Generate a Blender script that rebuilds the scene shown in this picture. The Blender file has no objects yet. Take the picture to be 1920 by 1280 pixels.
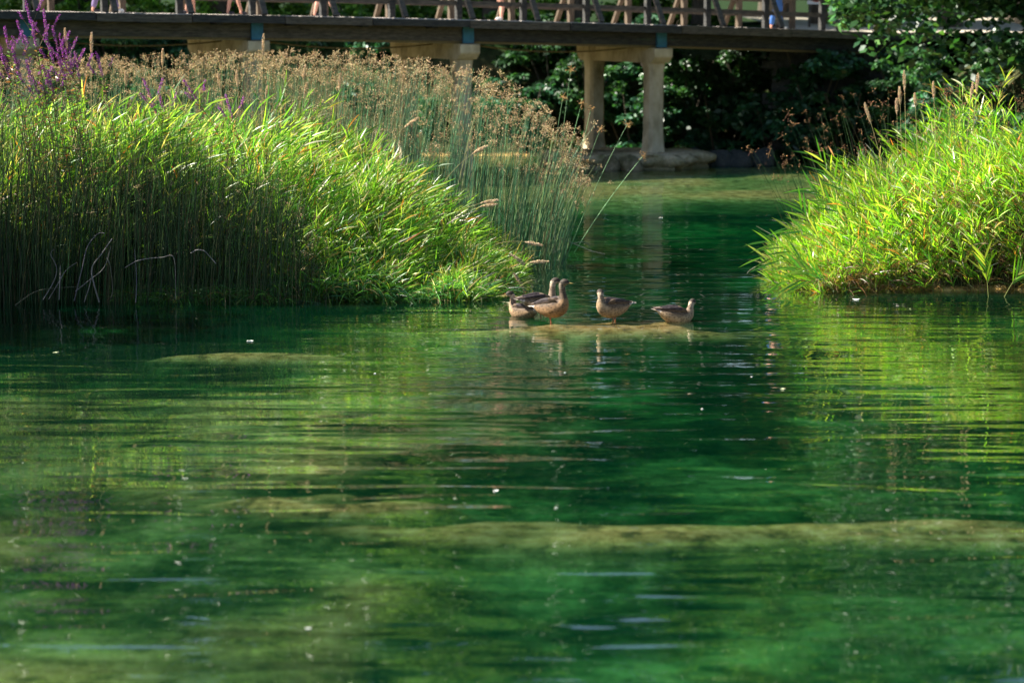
import bpy, math, random
import numpy as np
from mathutils import Vector
random.seed(7); RNG = np.random.default_rng(11)
SC = bpy.context.scene; COL = SC.collection
# ------------------------------------------------------------------ camera, sky, sun
CAMZ = 3.95; FPX = 4533.0; PITCH = math.atan(650 / FPX)
cam = bpy.data.objects.new('camera', bpy.data.cameras.new('camera')); COL.objects.link(cam); SC.camera = cam
cam.location = (0, 0, CAMZ); cam.rotation_euler = (math.pi / 2 - PITCH, 0, 0)
cam.data.sensor_width = 36; cam.data.lens = 85; cam.data.clip_end = 2000; cam.data.clip_start = 0.5
cam.data.dof.use_dof = True; cam.data.dof.focus_distance = 31.0; cam.data.dof.aperture_fstop = 1.5
EL = math.radians(42); SUN = Vector((-0.99, 0.10, 0)).normalized()
w = bpy.data.worlds.new('World'); SC.world = w; w.use_nodes = True
nt = w.node_tree; bg = nt.nodes['Background']; sky = nt.nodes.new('ShaderNodeTexSky'); sky.sky_type = 'NISHITA'
sky.sun_disc = False; sky.sun_elevation = EL; sky.sun_rotation = math.atan2(SUN.x, SUN.y)
nt.links.new(sky.outputs[0], bg.inputs[0]); bg.inputs[1].default_value = 0.05
sl = bpy.data.lights.new('sun', 'SUN'); sl.energy = 5.0; sl.angle = math.radians(0.5); sl.color = (1, 0.94, 0.82)
so = bpy.data.objects.new('sun', sl); COL.objects.link(so)
sd = Vector((SUN.x * math.cos(EL), SUN.y * math.cos(EL), math.sin(EL)))
so.rotation_euler = sd.to_track_quat('Z', 'Y').to_euler(); so.location = (-20, 20, 40)
SC.view_settings.view_transform = 'Standard'; SC.view_settings.look = 'None'
SC.view_settings.exposure = 1.95; SC.view_settings.gamma = 1; SC.view_settings.use_curve_mapping = False
SC.cycles.max_bounces = 7; SC.cycles.transparent_max_bounces = 12; SC.cycles.glossy_bounces = 3
SC.cycles.transmission_bounces = 5; SC.cycles.diffuse_bounces = 3; SC.cycles.use_denoising = True
SC.cycles.sample_clamp_indirect = 6; SC.cycles.caustics_reflective = False; SC.cycles.caustics_refractive = False

def X(px, Y): return (px - 960) / FPX * Y
def Z(py, Y): return CAMZ - (py + 10) / FPX * Y
def YW(py): return CAMZ * FPX / (py + 10)          # distance of the water surface at an image row

# ------------------------------------------------------------------ materials
def mat(name): 
    m = bpy.data.materials.new(name); m.use_nodes = True; nt = m.node_tree
    for n in list(nt.nodes): nt.nodes.remove(n)
    out = nt.nodes.new('ShaderNodeOutputMaterial'); return m, nt, out
def N(nt, t, **kw):
    n = nt.nodes.new(t)
    for k, v in kw.items():
        if k.startswith('i_'): n.inputs[k[2:].replace('_', ' ')].default_value = v
        else: setattr(n, k, v)
    return n
def ramp(nt, fac, stops):
    r = nt.nodes.new('ShaderNodeValToRGB'); e = r.color_ramp.elements
    while len(e) < len(stops): e.new(0.5)
    for q, (p, c) in zip(e, stops): q.position = p; q.color = (*c, 1)
    nt.links.new(fac, r.inputs[0]); return r.outputs[0]
def mixc(nt, a, b, f, mode='MIX'):
    m = nt.nodes.new('ShaderNodeMix'); m.data_type = 'RGBA'; m.blend_type = mode
    for s, v in ((0, f), (6, a), (7, b)):
        if isinstance(v, (int, float)): m.inputs[s].default_value = v
        elif isinstance(v, tuple): m.inputs[s].default_value = (*v, 1)
        else: nt.links.new(v, m.inputs[s])
    return m.outputs[2]
def simple(name, cols, scale=6.0, rough=0.8, bump=0.3, stretch=(1, 1, 1), spec=0.3, detail=6, dist=0.02, obj=True):
    m, nt, out = mat(name); L = nt.links
    tc = N(nt, 'ShaderNodeTexCoord'); mp = N(nt, 'ShaderNodeMapping'); mp.inputs['Scale'].default_value = stretch
    L.new(tc.outputs['Object'], mp.inputs[0])
    no = N(nt, 'ShaderNodeTexNoise', i_Scale=scale, i_Detail=detail, i_Roughness=0.65); L.new(mp.outputs[0], no.inputs[0])
    k = len(cols); c = ramp(nt, no.outputs[0], [(0.3 + 0.4 * i / max(1, k - 1), q) for i, q in enumerate(cols)])
    p = N(nt, 'ShaderNodeBsdfPrincipled', i_Roughness=rough); p.inputs['Specular IOR Level'].default_value = spec
    L.new(c, p.inputs['Base Color'])
    b = N(nt, 'ShaderNodeBump', i_Strength=bump, i_Distance=dist); L.new(no.outputs[0], b.inputs['Height']); L.new(b.outputs[0], p.inputs['Normal'])
    L.new(p.outputs[0], out.inputs[0]); return m
def leafmat(name, trans=0.45, rough=0.45, spec=0.35, tboost=(1.15, 1.25, 0.5)):
    """leaf colour comes from the mesh's own 'tint' attribute; thin, so it lets light through"""
    m, nt, out = mat(name); L = nt.links
    at = N(nt, 'ShaderNodeAttribute', attribute_name='tint')
    p = N(nt, 'ShaderNodeBsdfPrincipled', i_Roughness=rough); p.inputs['Specular IOR Level'].default_value = spec
    L.new(at.outputs['Color'], p.inputs['Base Color'])
    t = N(nt, 'ShaderNodeBsdfTranslucent'); L.new(mixc(nt, at.outputs['Color'], tboost, 1.0, 'MULTIPLY'), t.inputs[0])
    mx = N(nt, 'ShaderNodeMixShader'); mx.inputs[0].default_value = trans
    L.new(p.outputs[0], mx.inputs[1]); L.new(t.outputs[0], mx.inputs[2]); L.new(mx.outputs[0], out.inputs[0]); return m
LEAF = leafmat('leaf_blade', 0.45, 0.38, 0.6, (1.2, 1.25, 0.6)); TREELEAF = leafmat('tree_leaf', 0.35, 0.4, 0.5); STEM = leafmat('stem_skin', 0.1, 0.5, 0.3)
HEAD = leafmat('dry_seed', 0.3, 0.8, 0.1, (1.1, 1.0, 0.8)); PETAL = leafmat('petal', 0.4, 0.6, 0.2, (1.2, 0.9, 1.2))
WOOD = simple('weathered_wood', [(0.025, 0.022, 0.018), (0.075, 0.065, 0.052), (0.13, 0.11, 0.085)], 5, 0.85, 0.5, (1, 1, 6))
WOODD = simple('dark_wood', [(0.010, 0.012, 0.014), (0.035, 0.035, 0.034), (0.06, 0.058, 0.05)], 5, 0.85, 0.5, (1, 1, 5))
WOODLIT = simple('sunlit_wood', [(0.06, 0.045, 0.03), (0.13, 0.095, 0.065)], 5, 0.8, 0.4, (3, 3, 1))  # far railing's sunlit look is put into this wood colour
DECKM = simple('deck_planks', [(0.32, 0.28, 0.25), (0.55, 0.5, 0.46)], 3, 0.8, 0.3, (1, 6, 1))
CONC = simple('old_concrete', [(0.16, 0.13, 0.07), (0.42, 0.35, 0.24), (0.58, 0.5, 0.37)], 2.2, 0.9, 0.5, (1, 1, 0.6))
STEELB = simple('blue_steel', [(0.02, 0.10, 0.17), (0.04, 0.17, 0.27)], 8, 0.6, 0.1)
CABLE = simple('cable_cover', [(0.12, 0.09, 0.04), (0.2, 0.15, 0.07)], 20, 0.7, 0.1)
BARK = simple('bark', [(0.03, 0.025, 0.018), (0.11, 0.09, 0.065)], 6, 0.95, 1.0, (3, 3, 0.7), dist=0.05)
SKIN = simple('skin', [(0.48, 0.24, 0.17), (0.58, 0.31, 0.22)], 3, 0.55, 0.05)
ORANGE = simple('duck_leg', [(0.26, 0.06, 0.025), (0.36, 0.10, 0.04)], 30, 0.5, 0.1)
BILL = simple('duck_bill', [(0.10, 0.08, 0.03), (0.22, 0.15, 0.04)], 60, 0.4, 0.05)
BLACK = simple('eye_black', [(0.01, 0.01, 0.01), (0.015, 0.015, 0.015)], 5, 0.15, 0)
WHITE = simple('white_paint', [(0.62, 0.62, 0.62), (0.75, 0.75, 0.74)], 3, 0.6, 0.05)
RED = simple('red_paint', [(0.35, 0.02, 0.02), (0.42, 0.03, 0.03)], 3, 0.5, 0.05)
def stone(name, a, b, c, sc=1.3):
    m, nt, out = mat(name); L = nt.links; tc = N(nt, 'ShaderNodeTexCoord')
    n1 = N(nt, 'ShaderNodeTexNoise', i_Scale=sc, i_Detail=8, i_Roughness=0.7); L.new(tc.outputs['Object'], n1.inputs[0])
    n2 = N(nt, 'ShaderNodeTexNoise', i_Scale=sc * 9, i_Detail=5, i_Roughness=0.7); L.new(tc.outputs['Object'], n2.inputs[0])
    c1 = ramp(nt, n1.outputs[0], [(0.35, a), (0.55, b), (0.7, c)]); c2 = mixc(nt, c1, ramp(nt, n2.outputs[0], [(0.3, (0.35, 0.35, 0.3)), (0.65, (1, 1, 1))]), 0.8, 'MULTIPLY')
    p = N(nt, 'ShaderNodeBsdfPrincipled', i_Roughness=0.95); p.inputs['Specular IOR Level'].default_value = 0.15
    L.new(c2, p.inputs[0]); b = N(nt, 'ShaderNodeBump', i_Strength=0.8, i_Distance=0.04); L.new(n2.outputs[0], b.inputs['Height'])
    L.new(b.outputs[0], p.inputs['Normal']); L.new(p.outputs[0], out.inputs[0]); return m
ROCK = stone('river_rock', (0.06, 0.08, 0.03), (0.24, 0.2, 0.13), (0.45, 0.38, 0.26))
ROCKW = stone('shaded_rock', (0.03, 0.04, 0.045), (0.07, 0.075, 0.075), (0.12, 0.12, 0.11), 2)  # stone colour darkened to stand in for shade

# ------------------------------------------------------------------ mesh helpers
def tag(o, label=None, cat=None, group=None, kind=None):
    for k, v in (('label', label), ('category', cat), ('group', group), ('kind', kind)):
        if v: o[k] = v
    return o
def empty(name, loc=(0, 0, 0), rz=0, label=None, cat=None, group=None):
    o = bpy.data.objects.new(name, None); COL.objects.link(o); o.location = loc; o.rotation_euler = (0, 0, rz); o.empty_display_size = 0.2
    return tag(o, label, cat, group)
def link(name, me, m, parent=None, smooth=False):
    o = bpy.data.objects.new(name, me); COL.objects.link(o)
    if m is not None and not me.materials: me.materials.append(m)
    if not me.get('done'): me.polygons.foreach_set('use_smooth', [bool(smooth)] * len(me.polygons)); me['done'] = 1
    if parent is not None: o.parent = parent
    return o
class MB:
    """collects polygons (numpy) and builds one mesh"""
    def __init__(s): s.v = []; s.f = []; s.c = []; s.n = 0
    def add(s, v, f, c=None):
        v = np.asarray(v, dtype=np.float32).reshape(-1, 3); f = np.asarray(f, dtype=np.int64)
        s.v.append(v); s.f.append(f + s.n); s.n += len(v)
        if c is None: c = (1, 1, 1)
        c = np.asarray(c, dtype=np.float32); s.c.append(np.broadcast_to(c, (len(v), 3)) if c.ndim == 1 else c)
    def mesh(s, name):
        me = bpy.data.meshes.new(name); V = np.concatenate(s.v); me.vertices.add(len(V)); me.vertices.foreach_set('co', V.ravel())
        li = np.concatenate([f.ravel() for f in s.f]); tot = np.concatenate([np.full(len(f), f.shape[1]) for f in s.f])
        st = np.concatenate([[0], np.cumsum(tot)[:-1]])
        me.loops.add(len(li)); me.loops.foreach_set('vertex_index', li.astype(np.int32))
        me.polygons.add(len(tot)); me.polygons.foreach_set('loop_start', st.astype(np.int32)); me.polygons.foreach_set('loop_total', tot.astype(np.int32))
        C = np.concatenate(s.c); a = me.attributes.new('tint', 'FLOAT_COLOR', 'POINT')
        a.data.foreach_set('color', np.concatenate([C, np.ones((len(C), 1), np.float32)], 1).ravel())
        me.update(calc_edges=True); return me
    def build(s, name, m, parent=None, smooth=False): return link(name, s.mesh(name), m, parent, smooth)
    def box(s, c, d, R=None, col=None, taper=1.0):
        c = np.array(c, float); d = np.array(d, float) / 2
        v = np.array([[x, y, z] for z in (-1, 1) for y in (-1, 1) for x in (-1, 1)], float)
        v[4:, :2] *= taper; v = v * d
        if R is not None: v = v @ np.array(R, float).T
        s.add(v + c, [[0, 2, 3, 1], [4, 5, 7, 6], [0, 1, 5, 4], [2, 6, 7, 3], [0, 4, 6, 2], [1, 3, 7, 5]], col)
    def tube(s, pts, rad, sides=8, col=None, cap=True):
        P = np.array(pts, float); n = len(P); rad = np.broadcast_to(np.array(rad, float), (n,))
        T = np.gradient(P, axis=0); T /= np.linalg.norm(T, axis=1)[:, None] + 1e-9
        ref = np.array([0.13, 0.2, 1.0]) if abs(T[0][2]) < 0.8 else np.array([1.0, 0.1, 0.0])
        A = np.cross(T, ref); A /= np.linalg.norm(A, axis=1)[:, None] + 1e-9; B = np.cross(T, A)
        an = np.linspace(0, 2 * math.pi, sides, endpoint=False)
        v = P[:, None] + rad[:, None, None] * (A[:, None] * np.cos(an)[None, :, None] + B[:, None] * np.sin(an)[None, :, None])
        v = v.reshape(-1, 3); f = []
        for i in range(n - 1):
            for j in range(sides):
                a = i * sides + j; b = i * sides + (j + 1) % sides; f.append([a, b, b + sides, a + sides])
        s.add(v, f, col)
        if cap:
            for i in (0, n - 1):
                ring = v[i * sides:(i + 1) * sides]; s.add(np.vstack([ring, ring.mean(0)]), [[j, (j + 1) % sides, sides] for j in range(sides)], col)
def unit(v): return v / (np.linalg.norm(v, axis=-1, keepdims=True) + 1e-9)
def curve(root, d, L, bend, t):
    """points along N curved stems: (N,3),(N,3),(N,),(N,3), t (K,) or (N,) -> (N,K,3)"""
    t = np.asarray(t, float)
    if t.ndim == 1: t = np.broadcast_to(t[None], (len(root), len(t)))
    return root[:, None] + L[:, None, None] * (d[:, None] * t[..., None] + bend[:, None] * (t ** 2)[..., None])
def ribbons(mb, root, d, L, W, bend, S, col, shape='blade', face=None):
    n = len(root); t = np.linspace(0, 1, S + 1); P = curve(root, d, L, bend, t)
    if face is None: face = unit(RNG.normal(size=(n, 3)) * [1, 1, 0.4])
    side = unit(np.cross(unit(d + bend), face)); 
    pr = {'blade': np.clip(np.minimum(0.45 + 2.2 * t, 1.0) * np.minimum((1 - t) * 2.2, 1.0), 0.04, 1), 'leaf': np.clip(np.sin(np.clip(t, 0.02, 0.99) * math.pi) ** 0.7, 0.06, 1), 'flat': np.ones(S + 1)}[shape]
    h = side[:, None] * (W[:, None] * pr[None])[..., None] * 0.5
    V = np.stack([P - h, P + h], 2).reshape(-1, 3)
    b = (np.arange(n) * (S + 1) * 2)[:, None] + (np.arange(S) * 2)[None]; b = b.reshape(-1)
    F = np.stack([b, b + 1, b + 3, b + 2], 1); C = np.repeat(col, (S + 1) * 2, axis=0)
    mb.add(V, F, C)
def rods(mb, root, d, L, r0, r1, bend, S, col, sides=3):
    n = len(root); t = np.linspace(0, 1, S + 1); P = curve(root, d, L, bend, t)
    A = unit(np.cross(d, RNG.normal(size=(n, 3)))); B = unit(np.cross(d, A))
    rr = (r0[:, None] * (1 - t)[None] + r1[:, None] * t[None])
    vs = [P + (A[:, None] * math.cos(k * 2 * math.pi / sides) + B[:, None] * math.sin(k * 2 * math.pi / sides)) * rr[..., None] for k in range(sides)]
    V = np.stack(vs, 2).reshape(-1, 3)
    b = ((np.arange(n) * (S + 1) * sides)[:, None] + (np.arange(S) * sides)[None]).reshape(-1)
    for k in range(sides):
        k2 = (k + 1) % sides
        F = np.stack([b + k, b + k2, b + k2 + sides, b + k + sides], 1)
        if k == 0: mb.add(V, F, np.repeat(col, (S + 1) * sides, axis=0)); base = mb.n - len(V)
        else: mb.f.append(F + base)
    return P
def spindles(mb, c, d, L, r, col):
    """small four-sided seeds: c centre, d axis"""
    n = len(c); A = unit(np.cross(d, RNG.normal(size=(n, 3)))); B = np.cross(d, A)
    V = np.stack([c - d * L[:, None] / 2, c + A * r[:, None], c + B * r[:, None], c - A * r[:, None], c - B * r[:, None], c + d * L[:, None] / 2], 1).reshape(-1, 3)
    b = np.arange(n) * 6; F = []
    for k in range(4): F.append(np.stack([b, b + 1 + (k + 1) % 4, b + 1 + k], 1)); F.append(np.stack([b + 5, b + 1 + k, b + 1 + (k + 1) % 4], 1))
    mb.add(V, np.concatenate(F), np.repeat(col, 6, axis=0))
def cols(n, palette, weights=None, jit=0.2):
    p = np.array(palette, float); i = RNG.choice(len(p), n, p=weights); c = p[i] * (1 + jit * RNG.normal(size=(n, 1))) * (1 + 0.06 * RNG.normal(size=(n, 3)))
    return np.clip(c, 0.003, 0.95)
def vnoise(x, y, sc, seed=0):
    """smooth value noise on arrays"""
    x = x / sc + 100 + seed * 17.3; y = y / sc + 100 + seed * 9.1; xi = np.floor(x).astype(int); yi = np.floor(y).astype(int); fx = x - xi; fy = y - yi
    fx = fx * fx * (3 - 2 * fx); fy = fy * fy * (3 - 2 * fy)
    def h(a, b):
        q = np.sin(a * 127.1 + b * 311.7 + seed * 74.7) * 43758.5453; return q - np.floor(q)
    return (h(xi, yi) * (1 - fx) + h(xi + 1, yi) * fx) * (1 - fy) + (h(xi, yi + 1) * (1 - fx) + h(xi + 1, yi + 1) * fx) * fy
def sstep(a, b, x): t = np.clip((x - a) / (b - a), 0, 1); return t * t * (3 - 2 * t)

# ------------------------------------------------------------------ islands: canopy height of the two grass banks
LPX = np.array([-500, 0, 200, 450, 620, 680, 735, 820, 890, 945, 985]); LZ = np.array([2.1, 2.1, 2.05, 2.0, 1.85, 1.6, 1.3, .85, .38, .1, 0])
RPX = np.array([1450, 1505, 1550, 1605, 1670, 1740, 1820, 1900, 2100, 2500]); RZ = np.array([0, .25, .6, 1.05, 1.5, 1.8, 1.95, 2.0, 2.05, 2.0])
def canopy_left(x, Y):
    px = 960 + x / Y * FPX; top = np.interp(px, LPX, LZ); yf = np.interp(px, [700, 900, 1000], [31.25, 31.5, 33.0]) + .7 * (vnoise(x, 0 * x, .55, 41) - .5) * sstep(450, 600, px)
    wall = sstep(620, 380, px); e = Y - yf - .7 * wall; w_ = 2.4 - 1.9 * wall; rise = np.clip(e / w_, 0, 1) ** .7
    back = sstep(38.2, 36.2, Y); lump = .58 + .74 * vnoise(x, Y, .75, 5) * sstep(0, 1, rise + .3) + .26 * (vnoise(x, Y, .25, 6) - .5)
    return np.where(e > 0, np.clip(top * lump * np.clip(0.12 + rise, 0, 1), 0, 3) * back, 0)
def canopy_right(x, Y):
    px = 960 + x / Y * FPX; top = np.interp(px, RPX, RZ); yf = np.interp(px, [1440, 1600], [32.4, 32.0]) + .8 * (vnoise(x, 0 * x, .5, 42) - .5)
    wall = sstep(1600, 1720, px); e = Y - yf - .3 * wall; lump = .60 + .72 * vnoise(x, Y, .7, 8) + .24 * (vnoise(x, Y, .28, 9) - .5)
    return np.where(e > 0, top * lump * np.clip(0.15 + np.clip(e / (2.0 - 1.2 * wall), 0, 1) ** 0.6, 0, 1) * sstep(41, 38, Y), 0)
# ------------------------------------------------------------------ ground (river bed, bars, banks) as one sheet
BA = math.radians(28); BO = np.array([3.2, 56.0]); BU = np.array([math.cos(BA), math.sin(BA)]); BW = np.array([-math.sin(BA), math.cos(BA)])
def far_bank(x): return 60.2 + 1.2 * np.sin(x * 0.35) * 0.5 + np.clip(-(x + 1) * 0.35, 0, 5)
def gheight(x, Y):
    n1 = vnoise(x, Y, 3.0, 1); n2 = vnoise(x, Y, 1.1, 2); n3 = vnoise(x, Y, 0.4, 3); ns1 = vnoise(x * .35, Y, .8, 12); ns2 = vnoise(x * .4, Y, .3, 13)
    z = -1.55 + 0.5 * (n1 - .5) + 0.25 * (n2 - .5) + 0.06 * n3
    def bar(cx, cy, sx, sy, top):
        e = ((x - cx) / sx) ** 2 + ((Y - cy + .5 * (ns1 - .5) + .3 * (ns2 - .5)) / sy) ** 2; e = np.clip(e + .9 * (ns1 - .5) + .7 * (ns2 - .5), 0, 99)
        return top + (-1.9 - top) * (1 - np.exp(-e ** 1.3 * 0.6)) + 0.1 * (n3 - .5) + .25 * (ns2 - .5)
    g = np.maximum
    z = g(z, np.minimum(bar(1.65, 28.85, 3.0, 0.5, 0.06), -.01)); z = g(z, bar(-0.9, 29.2, 1.8, 0.5, -0.35))
    z = g(z, bar(-2.9, 26.8, 1.6, 0.34, -0.14))
    z = g(z, bar(-4.8, 17.6, 2.8, 0.46, -0.04)); z = g(z, bar(-1.4, 18.9, 1.3, 0.42, -0.2)); z = g(z, bar(3.7, 17.9, 2.9, 0.5, -0.22)); z = g(z, bar(0.6, 17.9, 2.8, 0.6, -0.30))
    z = g(z, -0.55 + 0.5 * (n2 - .5) - 1.2 * sstep(-0.6, 1.6, x + 1.6 * (n1 - .5)) - 1.5 * sstep(24, 27.5, Y) + 0.0 * x)   # mossy shoal on the near left
    far = -0.12 + 0.3 * (n2 - .5) - 1.2 * sstep(48.0, 42.0, Y + 3.0 * (n1 - .5)); z = g(z, np.minimum(far, -.06))
    z = np.where(z < -.03, -.03 + (z + .03) * .2, z)      # bed flattened to its apparent depth, standing in for refraction
    # banks of the islands
    cl = canopy_left(x, Y); z = g(z, np.where(cl > 0.02, np.clip(cl - 1.15, -0.05, 2), -9)); cr = canopy_right(x, Y); z = g(z, np.where(cr > 0.02, np.clip(cr - 1.15, -0.05, 2), -9))
    # far bank and right bank
    d = Y - far_bank(x); z = g(z, np.where(d > -1, -0.4 + 0.45 * np.clip(d + 1, 0, 1) + 3.0 * sstep(0.2, 4.2, d) + 0.3 * (n2 - .5) * sstep(0, 1, d), -9))
    dr = x - (8.6 - 0.0 * Y); dr = np.where(Y > 41, dr, -9); z = g(z, np.where(dr > -1, -0.4 + 0.45 * np.clip(dr + 1, 0, 1) + 2.6 * sstep(0.2, 3.6, dr) + 0.3 * (n2 - .5), -9))
    return z
xs = np.concatenate([-np.geomspace(500, 15, 16), np.arange(-14.8, 14.8, .17), np.geomspace(15, 500, 16)]); ys = np.concatenate([[-60, -20, 1, 5], np.arange(7, 42, .17), np.arange(42, 75, .35), np.geomspace(76, 900, 16)])
GX, GY = np.meshgrid(xs, ys); GZ = gheight(GX, GY); nx, ny = len(xs), len(ys)
idx = np.arange(nx * ny).reshape(ny, nx); F = np.stack([idx[:-1, :-1], idx[:-1, 1:], idx[1:, 1:], idx[1:, :-1]], -1).reshape(-1, 4)
mb = MB(); mb.add(np.stack([GX, GY, GZ], -1).reshape(-1, 3), F)
m, nt, out = mat('river_bed'); L = nt.links; geo = N(nt, 'ShaderNodeNewGeometry'); sx = N(nt, 'ShaderNodeSeparateXYZ'); L.new(geo.outputs['Position'], sx.inputs[0])
n1 = N(nt, 'ShaderNodeTexNoise', i_Scale=0.55, i_Detail=7, i_Roughness=0.72, i_Distortion=0.15); L.new(geo.outputs['Position'], n1.inputs[0])
n2 = N(nt, 'ShaderNodeTexNoise', i_Scale=5.0, i_Detail=6, i_Roughness=0.7); L.new(geo.outputs['Position'], n2.inputs[0])
weed = ramp(nt, n1.outputs[0], [(0.43, (0.006, 0.012, 0.004)), (0.51, (0.06, 0.07, 0.02)), (0.64, (0.26, 0.24, 0.09))])
sand = ramp(nt, n2.outputs[0], [(0.36, (0.12, 0.08, 0.03)), (0.5, (0.52, 0.33, 0.11)), (0.64, (0.75, 0.54, 0.24))])
mr = N(nt, 'ShaderNodeMapRange'); mr.inputs[1].default_value = -0.14; mr.inputs[2].default_value = -0.055; L.new(sx.outputs[2], mr.inputs[0])
bedc = mixc(nt, mixc(nt, weed, ramp(nt, n2.outputs[0], [(.35, (.35, .35, .35)), (.5, (.9, .9, .85)), (.65, (1, 1, 1))]), 1.0, 'MULTIPLY'), sand, mr.outputs[0])
soil = ramp(nt, n2.outputs[0], [(0.3, (0.015, 0.014, 0.008)), (0.55, (0.045, 0.05, 0.02)), (0.7, (0.08, 0.07, 0.035))])
mr2 = N(nt, 'ShaderNodeMapRange'); mr2.inputs[1].default_value = 0.0; mr2.inputs[2].default_value = 0.06; L.new(sx.outputs[2], mr2.inputs[0])
p = N(nt, 'ShaderNodeBsdfPrincipled', i_Roughness=0.95); p.inputs['Specular IOR Level'].default_value = 0.05
mr3 = N(nt, 'ShaderNodeMapRange'); mr3.inputs[1].default_value = 2.2; mr3.inputs[2].default_value = 2.6; L.new(sx.outputs[2], mr3.inputs[0])
turf = ramp(nt, n2.outputs[0], [(0.3, (0.006, 0.014, 0.004)), (0.7, (0.02, 0.04, 0.01))]); land = mixc(nt, soil, turf, mr3.outputs[0])
L.new(mixc(nt, bedc, land, mr2.outputs[0]), p.inputs[0]); b = N(nt, 'ShaderNodeBump', i_Strength=0.6, i_Distance=0.05); L.new(n2.outputs[0], b.inputs['Height']); L.new(b.outputs[0], p.inputs['Normal']); L.new(p.outputs[0], out.inputs[0])
tag(mb.build('ground', m, smooth=True), kind='structure')

# ------------------------------------------------------------------ water: clear green body over the bed, rippled skin
m, nt, out = mat('river_water'); L = nt.links; geo = N(nt, 'ShaderNodeNewGeometry')
def wnoise(sc, st, det, dist=0.0, rough=0.5):
    mp = N(nt, 'ShaderNodeMapping'); mp.inputs['Scale'].default_value = st; mp.inputs['Rotation'].default_value = (0, 0, 0.04); L.new(geo.outputs['Position'], mp.inputs[0])
    n = N(nt, 'ShaderNodeTexNoise', i_Scale=sc, i_Detail=det, i_Distortion=dist, i_Roughness=rough); L.new(mp.outputs[0], n.inputs[0]); return n.outputs[0]
def math_(op, a, b_):
    q = N(nt, 'ShaderNodeMath', operation=op)
    for i, v in enumerate((a, b_)):
        if isinstance(v, (int, float)): q.inputs[i].default_value = v
        else: L.new(v, q.inputs[i])
    return q.outputs[0]
h = math_('ADD', math_('MULTIPLY', wnoise(0.9, (0.30, 1, 1), 2, 0.5), 0.034), math_('MULTIPLY', wnoise(2.6, (0.26, 1, 1), 1, 0.4), 0.0230))
h = math_('ADD', h, math_('MULTIPLY', wnoise(6.5, (0.14, 1, 1), 1, 0.2), 0.0024))
h = math_('ADD', h, math_('MULTIPLY', wnoise(14, (0.5, 1, 1), 2), 0.0003))
calm = ramp(nt, wnoise(0.16, (0.35, 1, 1), 2), [(0.35, (0.45,) * 3), (0.65, (1,) * 3)])
bump = N(nt, 'ShaderNodeBump', i_Distance=1.0); L.new(h, bump.inputs['Height']); L.new(calm, bump.inputs['Strength'])
fr = N(nt, 'ShaderNodeFresnel', i_IOR=1.33); L.new(bump.outputs[0], fr.inputs['Normal'])
gl = N(nt, 'ShaderNodeBsdfGlossy', i_Roughness=0.02); L.new(bump.outputs[0], gl.inputs['Normal'])
tr = N(nt, 'ShaderNodeBsdfTransparent'); df = N(nt, 'ShaderNodeBsdfDiffuse'); df.inputs[0].default_value = (0.0, 0.24, 0.10, 1)
body = N(nt, 'ShaderNodeMixShader'); body.inputs[0].default_value = 0.035; L.new(tr.outputs[0], body.inputs[1]); L.new(df.outputs[0], body.inputs[2])
surf = N(nt, 'ShaderNodeMixShader'); refl = math_('MINIMUM', math_('MULTIPLY', fr.outputs[0], 1.9), 0.62); L.new(refl, surf.inputs[0]); L.new(body.outputs[0], surf.inputs[1]); L.new(gl.outputs[0], surf.inputs[2])
L.new(surf.outputs[0], out.inputs[0])
va = N(nt, 'ShaderNodeVolumeAbsorption'); va.inputs['Color'].default_value = (0.18, 0.84, 0.66, 1); va.inputs['Density'].default_value = 1.6; L.new(va.outputs[0], out.inputs['Volume'])
mb = MB(); mb.box((0, 400, -2.5), (1000, 940, 5.0)); tag(mb.build('water', m), kind='structure')
# (the top face of the water body lies at z = 0, its sides far outside the picture)

# ------------------------------------------------------------------ bridge
def camber(u): return -0.022 * u - 0.0006 * (u + 8) ** 2 * (1 if u > -8 else 0.4)
def bp(u, v, z): q = BO + BU * u + BW * v; return (q[0], q[1], z + camber(u))
BR = np.array([[BU[0], BW[0], 0], [BU[1], BW[1], 0], [0, 0, 1]])
bridge = empty('timber_footbridge', (BO[0], BO[1], 0), 0, 'old timber footbridge with plank deck and braced railing crossing the river on concrete piers', 'footbridge')
def bpart(mb, name, m, smooth=False):
    o = mb.build(name, m, None, smooth); me = o.data
    co = np.empty(len(me.vertices) * 3, np.float32); me.vertices.foreach_get('co', co); co = co.reshape(-1, 3) - np.array([BO[0], BO[1], 0], np.float32)
    me.vertices.foreach_set('co', co.ravel()); me.update(); o.parent = bridge; return o
def bbox(mb, u0, u1, v0, v1, z0, z1, col=None):
    """box along the bridge that follows its camber"""
    P = [bp(u, v, z) for u in (u0, u1) for v in (v0, v1) for z in (z0, z1)]
    mb.add(P, [[0, 1, 3, 2], [4, 6, 7, 5], [0, 4, 5, 1], [2, 3, 7, 6], [0, 2, 6, 4], [1, 5, 7, 3]], col)
ZD = 3.30; ZB = 2.81            # deck top and girder bottom at u = 0
U0, U1 = -26.0, 7.6
mb = MB(); u = U0
while u < U1:
    wd = random.uniform(0.17, 0.21); j = random.uniform(-.03, .03); bbox(mb, u, u + wd - .012, -0.78 + j, 4.35 + random.uniform(-.03, .03), ZD - .065 + random.uniform(-.004, .004), ZD + random.uniform(-.006, .006)); u += wd
bpart(mb, 'deck', DECKM)
u = U0                            # edge boards along the deck's near side, each of its own length
while u < U1:
    ln = random.uniform(1.9, 3.1); mb = MB(); bbox(mb, u, min(u + ln, U1) - .02, -.86 + random.uniform(-.015, .015), -.80, ZD - .155 - random.uniform(0, .03), ZD - .01 + random.uniform(-.01, .015))
    bpart(mb, 'edge_board', random.choice([WOOD, WOODD, WOODD])); u += ln
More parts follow.
